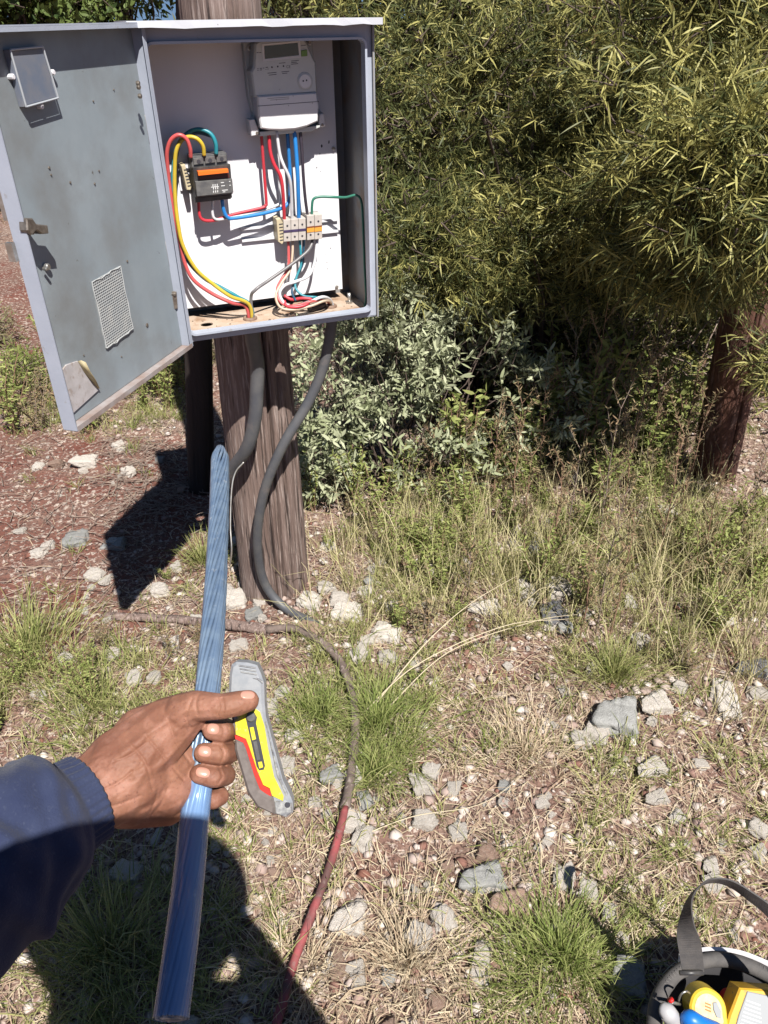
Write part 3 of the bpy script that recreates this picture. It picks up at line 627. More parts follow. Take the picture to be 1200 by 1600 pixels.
wire('lower_wire', 'blue wire curving down beside the teal wire', WBD, [(475, 374, .028), (474, 395, .030), (473, 412, .032), (466, 428, .036), (460, 440, .046), (456, 456, .06), (462, 470, .08)], .0028)
# glands, plug, bolt
def zcyl(mb, x, o_, z0, z1, r, n=20, r2=None):
    V, F = tube_arr([BF.w(x, z0, o_), BF.w(x, (z0+z1)/2, o_), BF.w(x, z1, o_)], [r, r, r2 or r], n); mb.add(V, F)
GLM = M('gland_brown', (.30, .20, .14), .6, var=(.18, .11, .08), vscale=60)
for i, rr_ in ((1, .0165), (3, .0150)):
    (x, o_), r = holes[i]; m1 = MB(); V, F = [], []
    n = 24
    for (rad, z) in ((rr_, .0052), (rr_, .009), (rr_-.003, .0115), (r-.002, .0115), (r-.002, .0045)):
        V += [BF.w(x+rad*cos(t*2*pi/n), z, o_+rad*sin(t*2*pi/n)) for t in range(n)]
    for k in range(4):
        for t in range(n): u_ = (t+1) % n; F.append((k*n+t, k*n+u_, (k+1)*n+u_, (k+1)*n+t))
    m1.add(V, F); settag(m1.build('cable_gland', GLM, None, True, loc=BF.w(x, .005, o_)), ['', 'brown cable gland holding the thick wires at the left of the cabinet floor', '', 'brown cable gland holding thin wires at the right of the cabinet floor'][i], 'cable gland')
m1 = MB(); tube(m1, [BF.w(*floor_pt(484, 487)[:1], .014, floor_pt(484, 487)[1]), BF.w(floor_pt(506, 480)[0], .014, floor_pt(506, 480)[1])], .0095, 18)
settag(m1.build('plug', M('plug_black', (.045, .035, .045), .35), None, False, loc=BF.w(floor_pt(495, 484)[0], .006, floor_pt(495, 484)[1])), 'short black plug lying on the cabinet floor', 'plug')
bxp, bo_ = floor_pt(546, 473); bt = thing('standing_bolt', 'upright zinc bolt with nut on the cabinet floor near the right wall', 'bolt', BF.w(bxp, .005, bo_), YA)
m1 = MB(); zcyl(m1, bxp, bo_, .0055, .030, .0042, 12); m1.build('shank', ZINC, bt, True)
m1 = MB(); zcyl(m1, bxp, bo_, .0052, .0098, .0085, 6); m1.build('nut', ZINC, bt)
# flaked insulation scraps on floor
m1 = MB()
for i in range(40):
    x = random.uniform(.03, .42); o_ = random.uniform(-.13, -.02); s_ = random.uniform(.001, .0032)
    if any(math.hypot(x-h_[0][0], o_-h_[0][1]) < h_[1]+.004 for h_ in holes): continue
    V, F = tube_arr([BF.w(x, .0056, o_), BF.w(x+s_, .0075, o_+s_*.5), BF.w(x+2*s_, .0058, o_)], [s_*.5, s_*.7, s_*.4], 5); m1.add(V, F)
settag(m1.build('floor_debris', M('debris', (.5, .42, .34), .9, var=(.2, .12, .08), vscale=60), None, False, loc=BF.w(.2, .005, -.07)), 'crumbs and scraps of insulation lying on the dusty cabinet floor', 'debris', kind='stuff')

# ------------------------------------------------------------------ posts
pc = ong(432, 938); PCX, PCY = pc[0]-.02, pc[1]+.10
def woody(base, top, r0, r1, seg, rings, seedo, deep=.1, name='p'):
    base = np.array(base); top = np.array(top)
    grooves = [(np.random.default_rng(seedo+k).random()*2*pi, np.random.default_rng(seedo+k).random()*.05+.022, np.random.default_rng(seedo+50+k).random()) for k in range(13)]
    P = [base+(top-base)*t for t in np.linspace(0, 1, rings)]
    def prof(a, t):
        r = 1+.05*np.sin(a*2+1.3)+.03*np.sin(a*3+2*t*3)
        for g0, wd, ph in grooves:
            da = (a-g0-.25*math.sin(t*5+ph*6)*wd*4+pi) % (2*pi)-pi
            r = r-deep*max(0, .5+.5*math.sin(t*7+ph*20))*np.exp(-(da/wd)**2)*(.5+ph)
        return r+(vn(a*12, t*60, 1, seedo)-.5)*.02
    V, F = tube_arr(P, np.linspace(r0, r1, rings), seg, prof=prof)
    m_ = MB(); m_.add(V, F); return m_
post = thing('wooden_post', 'thick weathered grey-brown wooden post carrying the meter cabinet', 'post', (PCX, PCY, gz(PCX, PCY)))
tp = at(371, 0, 1.72)
woody((PCX, PCY, -.15), (tp[0]-.005, PCY+.05, 3.2), .118, .070, 260, 130, 5, .17).build('trunk', WOOD, post, True)
m1 = MB()
for a, z in ((.32, .0), (-.2, .02)): 
    p_ = at(352+a*40, 8, 1.78); tube(m1, [p_+[0, -.04, 0], p_+[0, .03, 0]], .008, 8)
m1.build('bolt', DARKMET, post)
q0 = ong(308, 765); p2 = thing('stay_pole', 'slimmer reddish pole, shade darkened into its bark, behind the left side of the post', 'post', q0)
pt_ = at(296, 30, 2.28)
woody(q0-[0, 0, .15], q0+(pt_-q0)*1.5+np.array([0, 0, 0]), .052, .044, 60, 60, 23, .12).build('trunk', M('red_bark_shade_dark', (.035, .022, .018), .9, var=(.02, .013, .011), vscale=16, stretch=(1, 1, .1), bump=1, bscale=60, bdist=.008), p2, True)  # bark colour lowered to near black to stand for the cabinet shade
# conduits
def gcable(name, label, pts, r, mat, cat, seg=12, prof=None):
    P = catmull(np.array(pts), 10); V, F = tube_arr(P, r if np.isscalar(r) else np.interp(np.linspace(0, 1, len(P)), np.linspace(0, 1, len(r)), r), seg, prof=prof)
    m_ = MB(); m_.add(V, F); o_ = m_.build(name, mat, None, True, loc=pts[-1]); settag(o_, label, cat); return o_
def aty(px, py, Y):
    d = ray(px, py); return CAMP+d*(Y/d[1])
gcable('conduit_cable', 'thick dark grey cable dropping from the cabinet and curling left across the post', [fp(1, -.002), fp(1, -.05), aty(402, 570, 1.79), aty(401, 610, 1.79), aty(398, 655, 1.79), aty(386, 700, 1.80), aty(362, 735, 1.84), aty(345, 775, 1.88), aty(336, 830, 1.94), aty(334, 885, 2.02), ong(335, 900)+[0, 0, -.06]], .0175, COND, 'cable')
e2 = ong(489, 976)
gcable('conduit_cable', 'slim dark grey cable bowing from the cabinet right corner down in front of the post', [fp(3, -.002), fp(3, -.04), aty(506, 570, 1.84), aty(482, 628, 1.83), aty(440, 700, 1.80), aty(411, 775, 1.80), aty(402, 850, 1.82), aty(414, 912, 1.85), ong(446, 956)+[0, 0, .016], e2+[0, 0, .006], e2+[.06, 0, -.05]], .0135, COND, 'cable')
gcable('thin_wire', 'thin pale stripped wire hooked beside the held cable in front of the post', [at(381, 722, 1.5), at(368, 738, 1.5), at(362, 765, 1.5), at(360, 820, 1.5), at(362, 860, 1.5), at(359, 885, 1.52)], .0016, ZINC, 'wire', 6)

# ------------------------------------------------------------------ stick and ground cable
def gp(px, py, dz=.012): p = ong(px, py); return p+np.array([0, 0, dz])
m1 = MB(); V, F = tube_arr(catmull([gp(165, 966, .01), gp(230, 972, .016), gp(300, 977, .018), gp(370, 984, .018), gp(425, 990, .01)], 10), np.linspace(.011, .017, 41), 10, prof=lambda a, t: 1+.12*np.sin(a*3+t*9)+.08*np.sin(a*7+t*31))
m1.add(V, F); settag(m1.build('stick', WOOD, None, True, loc=gp(300, 977, 0)), 'old brown stick lying left of the post base', 'stick')
cpts = [(418, 992), (460, 992), (500, 1012), (530, 1042), (549, 1090), (556, 1140), (552, 1200), (543, 1260), (524, 1340), (492, 1430), (462, 1510), (436, 1600), (418, 1660)]
P = catmull([gp(a, b, .014) for a, b in cpts], 10)+np.array([0, 0, .016])*np.sin(np.linspace(.5, 2.9, 121))[:, None]; OCP = P; k1 = int(len(P)*.60)
oc = thing('ground_cable', 'old armoured cable lying on the ground, brown near the post and red toward the camera', 'cable', P[0]-[0, 0, .012])
pf = lambda a, t: 1+.10*np.sin(a*5+t*60)+.05*np.sin(a*2+t*20)
m1 = MB(); V, F = tube_arr(P[:k1+1], .0115, 14, prof=pf, twist=.12); m1.add(V, F); m1.build('brown_sheath', OLDSH, oc, True)
m1 = MB(); V, F = tube_arr(P[k1:], .0088, 14, prof=pf, twist=.12); m1.add(V, F); m1.build('red_sheath', REDSH, oc, True)

# ------------------------------------------------------------------ stones
def rockmesh(seed, mat, flat=.7, K=8):
    bm = bmesh.new(); bmesh.ops.create_icosphere(bm, subdivisions=4, radius=1); r_ = np.random.default_rng(seed)
    N_ = unit(r_.normal(size=(K, 3))); N_ = np.vstack([N_, [[0, 0, 1], [0, 0, -1], [1, .1, .2], [-1, .2, -.1], [0, 1, .1], [.1, -1, 0]]]); d_ = .42+.42*r_.random(len(N_))
    Vv = np.array([v.co[:] for v in bm.verts]); Vv = unit(Vv); dt_ = Vv@N_.T
    rad = np.where(dt_ > .05, d_/np.maximum(dt_, .05), 9).min(1)
    rad *= 1+(vn(Vv[:, 0]*3+Vv[:, 2]*2, Vv[:, 1]*3-Vv[:, 2]*1.7, 1.6, seed)-.5)*.22+(vn(Vv[:, 0]*3+Vv[:, 2]*2.3, Vv[:, 1]*3-Vv[:, 2]*2, 5, seed+3)-.5)*.13+(vn(Vv[:, 0]*3+Vv[:, 2]*2.3, Vv[:, 1]*3-Vv[:, 2]*2, 13, seed+5)-.5)*.05
    Vv = Vv*rad[:, None]*[1, 1, flat]
    Vv = Vv/np.abs(Vv).max(0)
    me = bpy.data.meshes.new('stone'); me.from_pydata([tuple(v) for v in Vv], [], [tuple(v.index for v in f.verts) for f in bm.faces]); bm.free()
    me.materials.append(mat); me.polygons.foreach_set('use_smooth', np.ones(len(me.polygons), bool)); 
    return me
RK = {k: [rockmesh(s*7+i, m_, f_) for i, (s, f_) in enumerate(((1, .7), (2, .6), (3, .8), (4, .5)))] for k, m_ in (('w', ROCKW), ('g', ROCKG), ('d', ROCKD), ('b', ROCKB))}
ROCKL = []
def offrock(x, y, lim=.008, keep=.12):
    ok = np.ones(len(x), bool)
    for a, b, c, d in ROCKL:
        if c > lim: ok &= ((x-a)/c)**2+((y-b)/d)**2 > .85
    return ok | (rng.random(len(x)) < keep)
def stone(px, py, wpx, hpx, kind, label, group=None, sink=.42, rz=None, shape=None, cat='stone', loc=None, size=None):
    p = ong(px, py) if loc is None else np.array(loc); d_ = depth_of(p)
    el = math.asin((CH-p[2])/np.linalg.norm(CAMP-p))
    sx = wpx/2*d_/FPX if size is None else size[0]
    # seen height = depth extent*sin(el)+height*cos(el)
    if size is None:
        hh = hpx/2*d_/FPX; sz = min(sx, hh)*.62; sy = max(.45*sx, (hh-sz*.55*cos(el))/max(.3, sin(el)))
        sy = min(sy, 2.2*sx)
    else: sy, sz = size[1], size[2]
    me = random.choice(RK[kind]) if shape is None else RK[kind][shape]
    o_ = bpy.data.objects.new('stone', me); COL.objects.link(o_)
    o_.location = (p[0], p[1], p[2]+sz*(.7-sink)); o_.rotation_euler = (random.uniform(-.12, .12), random.uniform(-.12, .12), random.uniform(-.35, .35) if rz is None else rz)
    o_.scale = (sx, sy, sz); ROCKL.append((float(p[0]), float(p[1]), sx, sy))
    settag(o_, label, cat, group); return o_
ST = [
 (117, 848, 46, 34, 'g', 'smooth grey-green stone on the bare red soil at left'),
 (181, 852, 40, 26, 'g', 'pale grey stone just right of the grey-green stone on red soil'),
 (60, 866, 28, 22, 'w', 'whitish stone left of the grey-green stone, lower of a pair'),
 (77, 853, 24, 20, 'w', 'whitish stone left of the grey-green stone, upper of a pair'),
 (136, 722, 46, 28, 'w', 'crumbly white stone below the open door corner'),
 (60, 730, 20, 16, 'w', 'small white stone on red soil at the far left below the door'),
 (33, 830, 18, 14, 'w', 'small pinkish stone at left edge of the bare soil'),
 (150, 902, 34, 24, 'w', 'broken white stone near the tip of the cabinet shadow'),
 (167, 906, 16, 26, 'w', 'narrow upright white stone at the edge of the cabinet shadow'),
 (540, 962, 60, 38, 'w', 'large cream stone right of the post base'),
 (486, 944, 44, 34, 'w', 'cream stone touching the right foot of the post'),
 (512, 921, 36, 26, 'w', 'pinkish pale stone behind the cream stones at the post'),
 (571, 926, 32, 24, 'w', 'white chunk above and right of the large cream stone'),
 (604, 992, 54, 42, 'w', 'rough white stone right of the conduit end'),
 (575, 1001, 32, 26, 'w', 'pale stone between the large cream stone and the ground cable'),
 (488, 986, 54, 26, 'b', 'rounded brown stone where the slim conduit enters the ground'),
 (760, 950, 58, 34, 'w', 'broad white stone among the green weeds in the middle'),
 (875, 923, 54, 42, 'w', 'pale block behind the dark slate stone'),
 (822, 926, 38, 38, 'w', 'upright pale stone left of the dark slate stone'),
 (863, 968, 54, 46, 'd', 'dark slate stone in the middle of the weeds'),
 (836, 852, 46, 30, 'd', 'dark grey stone under the dry stalks'),
 (911, 960, 32, 28, 'w', 'whitish stone right of the dark slate stone'),
 (884, 745, 44, 30, 'w', 'pale boulder at the foot of the shrubs'),
 (1046, 800, 54, 30, 'w', 'pale stone at the foot of the right tree'),
 (1126, 971, 44, 34, 'w', 'white stone near the right edge, upper one'),
 (1160, 1004, 56, 24, 'b', 'flat pinkish-brown stone near the right edge'),
 (1178, 1046, 64, 40, 'd', 'dark slate stone with red stain at the right edge'),
 (1130, 1094, 48, 76, 'w', 'tall white block below the dark slate stone at right'),
 (1183, 1084, 40, 26, 'w', 'pale stone at right edge under the red-stained slate'),
 (1024, 1100, 58, 48, 'w', 'pinkish white stone right of the blue-grey slab'),
 (966, 1122, 78, 92, 'g', 'large blue-grey slab with a flat face'),
 (1017, 1200, 58, 40, 'w', 'white stone below the blue-grey slab'),
 (1026, 1246, 44, 32, 'w', 'white stone further below the blue-grey slab'),
 (1056, 1276, 34, 26, 'w', 'small pale stone low right of the blue-grey slab'),
 (845, 1254, 28, 28, 'w', 'small white stone in the middle of the dry grass'),
 (789, 1232, 26, 24, 'g', 'small grey stone left of the small white one in dry grass'),
 (786, 1254, 22, 20, 'w', 'little white pebble stone under the small grey one'),
 (569, 1250, 28, 38, 'g', 'blue-grey stone tucked right of the red cable'),
 (511, 1273, 22, 22, 'w', 'small white stone left of the red cable'),
 (550, 1436, 62, 68, 'w', 'pale beige slab half buried right of the red cable'),
 (757, 1373, 84, 62, 'g', 'flat grey slab, left half of the broken rock in the foreground'),
 (800, 1412, 74, 60, 'b', 'grey-brown slab, right half of the broken rock in the foreground'),
 (754, 1512, 38, 78, 'w', 'long narrow white stone in the foreground'),
 (880, 1378, 36, 44, 'w', 'white stone above the bright grass tuft, left one'),
 (917, 1396, 38, 38, 'w', 'white stone above the bright grass tuft, middle one'),
 (951, 1430, 32, 34, 'w', 'white stone above the bright grass tuft, right one'),
 (558, 1511, 36, 32, 'w', 'white stone below the beige slab'),
 (527, 1500, 34, 62, 'b', 'brown slab left of the white stone in foreground'),
 (684, 1566, 36, 34, 'b', 'pinkish-brown stone at the bottom of the foreground'),
 (861, 1560, 16, 40, 'w', 'thin white stone at the lower edge of the bright grass tuft'),
 (985, 1536, 68, 74, 'g', 'rough grey boulder in the shade beside the tool bag'),
 (1110, 1352, 30, 34, 'w', 'white stone above the bag strap'),
 (1112, 1384, 48, 32, 'w', 'pale stone directly behind the bag strap loop'),
 (1143, 1462, 20, 26, 'w', 'small white stone inside the bag strap loop'),
 (196, 1368, 64, 40, 'w', 'white stone at the left of the photographer shadow edge'),
 (362, 944, 54, 42, 'w', 'white rubble stone left of the post foot'),
 (396, 964, 36, 26, 'g', 'grey stone at the front foot of the post'),
 (372, 1012, 36, 24, 'w', 'pale stone just below the stick'),
 (246, 1310, 16, 30, 'w', 'small upright white stone under the wrist'),
 (1093, 1195, 30, 22, 'w', 'pale stone in grass below the tall white block'),
 (688, 1555, 10, 10, 'w', 'tiny white pebble beside the pinkish-brown stone'),
 (520, 1215, 34, 30, 'w', 'pale stone left of the green tuft root by the cable'),
 (440, 1085, 26, 22, 'w', 'pale stone half hidden right of the knife head'),
 (700, 1285, 26, 20, 'b', 'brown stone in the dry grass centre'),
 (640, 1445, 22, 16, 'w', 'small pale stone right of the beige slab'),
]
for px, py, a, b, k, lb in ST:
    if a < 12: continue
    stone(px, py, a, b, k, lb, shape=(3 if 'slab' in lb else None))
# scattered nameless pale stones
def blob(px, py, x, y):
    return None
cnt = 0
zones = [(ong(540, 960), .55), (ong(870, 960), .5), (ong(1120, 1050), .5), (ong(360, 960), .4), (ong(650, 900), .5), (ong(1050, 1230), .45), (ong(200, 720), .35), (ong(750, 1400), .35), (ong(560, 1500), .3), (ong(1000, 1450), .35), (ong(230, 1000), .35), (ong(980, 790), .6), (ong(500, 1250), .25)]
while cnt < 235:
    c, r = zones[np.random.randint(0, 1) if False else random.randrange(len(zones))]
    x = c[0]+random.gauss(0, r*.55); y = c[1]+random.gauss(0, r*.5)
    if y < .55 or y > 4.6: continue
    s_ = .009+.028*random.random()**2.2
    k = random.choices('wwwwwwwwwwbbg', k=1)[0]
    zi = [i for i, z in enumerate(zones) if z[0] is c][0]; kn_ = {'w': 'pale', 'b': 'brown', 'g': 'grey'}[k]
    wh = ['right beside the foot of the wooden post', 'among weeds in the middle of the ground', 'near the right edge by the dark slate', 'left of the post foot near the stick', 'in green weeds right of the post', 'low on the right below the blue-grey slab', 'on bare soil below the open door', 'round the broken grey slab in the foreground', 'round the beige slab in the foreground', 'in the lower right above the bag strap', 'in grass left of the held cable', 'at the foot of the dark shrubs', 'beside the ground cable near the knife'][zi]
    lb = 'small %s stone %s' % (kn_, wh); gr = 'small %s stones %s' % (kn_, wh)
    stone(0, 0, 0, 0, k, lb, gr, loc=(x, y, float(gz(x, y))), size=(s_, s_*random.uniform(.6, 1.1), s_*.6), rz=random.uniform(0, 6), sink=.2)
    cnt += 1
# gravel
n = 30000
gxr = rng.uniform(-2.4, 2.8, n); gyr = .4+rng.random(n)**1.4*4.2
den = .25+.9*vn(gxr, gyr, 3, 11)
for c, r in zones: den += .8*np.exp(-((gxr-c[0])**2+(gyr-c[1])**2)/(r*r*.6))
keep = (rng.random(n) < den*.95*(1-.93*redmask(gxr, gyr))); gxr, gyr = gxr[keep], gyr[keep]; n = len(gxr)
oct_ = unit(np.array([[1, 0, 0], [-1, .1, 0], [0, 1, .1], [.1, -1, 0], [0, .1, 1], [.1, 0, -1.], [.7, .7, .4], [-.7, .6, .5], [.6, -.7, .5], [-.7, -.6, .4]]))
from itertools import combinations
bm = bmesh.new(); [bm.verts.new(v) for v in oct_]; bmesh.ops.convex_hull(bm, input=bm.verts[:]); bm.verts.index_update(); bmesh.ops.triangulate(bm, faces=bm.faces[:])
OF = np.array([[v.index for v in f.verts] for f in bm.faces]); bm.free()
s_ = .0023+.0130*rng.random(n)**3.2
rad = s_[:, None, None]*(oct_[None]*(1+.5*(rng.random((n, 10, 1))-.5)))*np.array([1, 1, .65])
a = rng.random(n)*6.28; ca, sa = np.cos(a)[:, None], np.sin(a)[:, None]
rx = rad[:, :, 0]*ca*1.2-rad[:, :, 1]*sa; ry = rad[:, :, 0]*sa*1.2+rad[:, :, 1]*ca
V = np.stack([rx+gxr[:, None], ry+gyr[:, None], rad[:, :, 2]+(gz(gxr, gyr)+s_*.3)[:, None]], -1).reshape(-1, 3)
F = (OF[None]+10*np.arange(n)[:, None, None]).reshape(-1, 3)
GRAV = M('gravel', (.62, .55, .50), .9, attr='tint', acol=(.20, .085, .06), bump=.4, bscale=150)
o = mk('gravel', V, F, GRAV, attrs={'tint': np.repeat(np.clip(rng.random(n)**1.5+redmask(gxr, gyr)*.35, 0, 1), 10)})
settag(o, 'pinkish and white gravel strewn over the red soil', 'gravel', kind='stuff')

# ------------------------------------------------------------------ grass, litter
def field(n, ylo, yhi, pw=1.0):
    y = ylo+rng.random(n)**pw*(yhi-ylo); x = (rng.random(n)*2-1)*(.45+y*.66)+.05
    return x, y
GB = [(ong(760, 900), .5, .5), (ong(1000, 900), .6, .5), (ong(620, 860), .35, .5), (ong(1100, 960), .4, .4), (ong(880, 1300), .4, .12), (ong(575, 1120), .22, 1.3), (ong(490, 1090), .14, 1.0), (ong(590, 1050), .2, .8), (ong(880, 1490), .15, 1.6), (ong(120, 1080), .32, 1.3), (ong(40, 1010), .3, 1.2), (ong(230, 1130), .25, .9), (ong(640, 960), .32, .9), (ong(720, 820), .45, .9), (ong(1000, 850), .5, .9), (ong(180, 1480), .22, 1.4), (ong(250, 1560), .2, 1.0), (ong(90, 660), .6, 1.2), (ong(200, 640), .4, .8), (ong(1150, 840), .45, .8), (ong(960, 1000), .3, .5), (ong(840, 1120), .35, .35), (ong(1150, 1250), .35, .6), (ong(440, 1380), .2, .3), (ong(330, 880), .15, .8), (ong(1060, 1380), .25, .5), (ong(660, 1250), .25, .3), (ong(420, 1130), .2, .5)]
def gdens(x, y):
    d = .02+.22*vn(x, y, 2.5, 21)**3
    for c, r, w_ in GB: d = d+w_*np.exp(-((x-c[0])**2+(y-c[1])**2)/(r*r*.7))
    return d
postd = lambda x, y: np.hypot(x-PCX, y-PCY) > .13
# green grass grows in tufts
nt_ = 5200; tx, ty = field(nt_, .35, 4.5, 1.15)
d = gdens(tx, ty)*(1-.85*redmask(tx, ty)); kp = (rng.random(nt_) < d*.62) & postd(tx, ty) & offrock(tx, ty, .008, .05); tx, ty = tx[kp], ty[kp]; td = d[kp]
nb = 22; bx_ = np.repeat(tx, nb)+rng.normal(size=len(tx)*nb)*.016; by_ = np.repeat(ty, nb)+rng.normal(size=len(tx)*nb)*.016
P = np.stack([bx_, by_, gz(bx_, by_)-.004], 1); n = len(P)
D = np.stack([rng.normal(size=n)*.5, rng.normal(size=n)*.5, np.ones(n)], 1)
hb = np.repeat(.035+.05*rng.random(len(tx))+.02*np.minimum(td, 1.3), nb)
tt = np.clip(np.repeat(rng.random(len(tx)), nb)*.8+rng.normal(size=n)*.2, 0, 1)
V, F, T_ = blades(P, D, hb*(.5+rng.random(n)*.8), .0014+.0016*rng.random(n), tt, .5)
settag(mk('grass', V, F, GRASSM, attrs={'tint': T_}), 'short yellowish green grass growing in patches over the stony ground', 'grass', kind='stuff')
# dry straw: lying stems
n = 76000; x, y = field(n, .33, 5.0, 1.1)
den = (.35+.75*vn(x, y, 3.3, 31))*(1-.9*redmask(x, y)); kp = (rng.random(n) < den) & postd(x, y) & offrock(x, y); x, y = x[kp], y[kp]; n = len(x)
up = np.abs(rng.normal(size=n))*.35
D = np.stack([rng.normal(size=n), rng.normal(size=n), up], 1)
P = np.stack([x, y, gz(x, y)+.003+.012*rng.random(n)], 1)
V, F, T_ = blades(P, D, .02+.05*rng.random(n)**1.5, .0012+.0013*rng.random(n), rng.random(n)**1.3, .45)
settag(mk('dry_grass', V, F, STRAWM, attrs={'tint': T_}), 'beige dry straw lying over the stony ground', 'dry grass', kind='stuff')
# litter: small curled flakes
n = 60000; x, y = field(n, .33, 4.6, 1.1)
den = (.3+.8*vn(x, y, 4.1, 41))*(1-.7*redmask(x, y)); kp = (rng.random(n) < den) & postd(x, y) & offrock(x, y); x, y = x[kp], y[kp]; n = len(x)
D = np.stack([rng.normal(size=n), rng.normal(size=n), rng.normal(size=n)*.25], 1)
P = np.stack([x, y, gz(x, y)+.002+.005*rng.random(n)], 1)
V, F, T_ = leaves(P, D, .006+.016*rng.random(n), .0018+.003*rng.random(n), rng.random(n), .5, nrm=np.tile([0, 0, 1.], (n, 1)))
settag(mk('plant_litter', V, F, LITTERM, attrs={'tint': T_}), 'crumbled brown leaves and plant litter covering the soil', 'leaf litter', kind='stuff')
# grey-brown brush litter on left and matted twigs
m1 = MB()
for i in range(700):
    c = ong(random.uniform(170, 320), random.gauss(750, 45)) if i < 420 else ong(random.uniform(0, 330), random.uniform(690, 1000))
    a = random.uniform(0, 6.28); l = random.uniform(.03, .14); d3 = np.array([cos(a), sin(a), random.uniform(-.05, .35)]); s3 = np.array([-sin(a), cos(a), 0])*random.uniform(-.25, .25)*l
    V, F = tube_arr([c+[0, 0, .006], c+d3*l*.5+s3+[0, 0, .008], c+d3*l+[0, 0, .004]], [.0018, .0015, .0007], 4, caps=False); m1.add(V, F)
settag(m1.build('dead_twigs', TWIG, None), 'tangle of dead grey twigs on the ground left of the post', 'twigs', kind='stuff')

n = 3900; q = [ong(a, b) for a, b in ((900, 930), (1000, 860), (820, 900), (700, 850), (1120, 900), (950, 760), (640, 900), (1080, 1000))]
k = rng.integers(0, len(q), n//13); cx_ = np.array([q[i][0] for i in k])+rng.normal(size=len(k))*.17; cy_ = np.array([q[i][1] for i in k])+rng.normal(size=len(k))*.17
x = np.repeat(cx_, 13)+rng.normal(size=len(k)*13)*.018; y = np.repeat(cy_, 13)+rng.normal(size=len(k)*13)*.018; n = len(x)
D = np.stack([rng.normal(size=n)*.28, rng.normal(size=n)*.28, np.ones(n)], 1); P = np.stack([x, y, gz(x, y)], 1)
V, F, T_ = blades(P, D, .10+.24*rng.random(n)**1.6, .0016+.0014*rng.random(n), rng.random(n), .35)
TALLM = M('tall_straw', (.68, .58, .36), .7, attr='tint', acol=(.36, .35, .13), trans=.25)
settag(mk('tall_grass', V, F, TALLM, attrs={'tint': T_}), 'tall thin straw-coloured grass standing before the shrubs', 'tall grass', kind='stuff')
# distinct tufts
def tuft(px, py, nb, h, spread, label, mat=LUSHM, w_=.0022, lean=.75):
    c = ong(px, py); a = rng.random(nb)*2*pi; r = np.minimum(np.abs(rng.normal(size=nb)), 2.4)*spread*.27
    r = r*(.6+.9*vn(np.cos(a)*1.5+px, np.sin(a)*1.5+py, 1.3, 9)); x = c[0]+np.cos(a)*r; y = c[1]+np.sin(a)*r
    kp_ = offrock(x, y, .01, .1)
    for q in OCP[::4]: kp_ &= (np.hypot(x-q[0], y-q[1]) > .022) | (rng.random(nb) < .0)
    kp_ &= postd(x, y); x, y, a, r = x[kp_], y[kp_], a[kp_], r[kp_]; nb = len(x)
    P = np.stack([x, y, gz(x, y)-.003], 1)
    D = np.stack([np.cos(a)*lean*(r/spread*2+.2)+rng.normal(size=nb)*.25, np.sin(a)*lean*(r/spread*2+.2)+rng.normal(size=nb)*.25, np.ones(nb)], 1)
    V, F, T_ = blades(P, D, h*(.5+.6*rng.random(nb)), w_*(.7+.6*rng.random(nb)), np.clip(rng.random(nb)*1.1-.1, 0, 1), .6)
    o_ = mk('grass_tuft', V, F, mat, loc=c, attrs={'tint': T_}); return settag(o_, label, 'grass tuft')
tuft(878, 1500, 1150, .10, .30, 'bright green grass tuft in the right foreground')
tuft(590, 1135, 800, .13, .26, 'lush green grass tuft right of the ground cable bend')
tuft(500, 1120, 420, .11, .20, 'green grass tuft between the knife and the ground cable')
tuft(590, 1210, 500, .10, .14, 'darker green tuft at the lower right of the cable bend')
tuft(470, 1510, 500, .10, .2, 'pale dry tuft right beside the red cable', STRAWM)
tuft(640, 1500, 700, .09, .26, 'pale dry grass tuft in the middle foreground', STRAWM)
tuft(170, 1490, 600, .16, .3, 'long grass tuft inside the photographer shadow', GRASSM)
tuft(320, 880, 260, .14, .12, 'thin green grass tuft left of the held cable', GRASSM)
tuft(45, 1020, 600, .17, .36, 'tall grey-green grass tuft at the left edge', GRASSM)
tuft(150, 1110, 450, .12, .36, 'low green grass tuft above the sleeve', GRASSM)
tuft(960, 1060, 500, .13, .22, 'thin yellowish tuft behind the blue-grey slab', GRASSM)
tuft(820, 1180, 500, .09, .3, 'sparse dry tuft left of the blue-grey slab', STRAWM)
# long arching straws from the green tuft to the right
def straw(pts, r, label, mat=STRAWM):
    P = catmull(np.array(pts), 8); V, F = tube_arr(P, np.linspace(r, r*.35, len(P)), 5); m_ = MB(); m_.add(V, F)
    settag(m_.build('arching_straw', mat, None, True, loc=pts[0]), label, 'straw')
straw([gp(560, 1130, .02), gp(650, 1090, .12), gp(780, 1050, .17), gp(880, 1025, .14)], .0022, 'long pale stem arching right from the green tuft, lower one')
straw([gp(570, 1130, .02), gp(660, 1060, .12), gp(730, 1010, .16), gp(800, 965, .16)], .0022, 'long yellow stem arching up right from the green tuft')
straw([gp(600, 1120, .02), gp(700, 1060, .10), gp(830, 1020, .12), gp(900, 1000, .10)], .0018, 'long pale stem arching right from the green tuft, upper one')
straw([gp(530, 1330, .02), gp(640, 1290, .03), gp(760, 1265, .03), gp(850, 1190, .03)], .0016, 'thin dry stem lying across the dry grass')

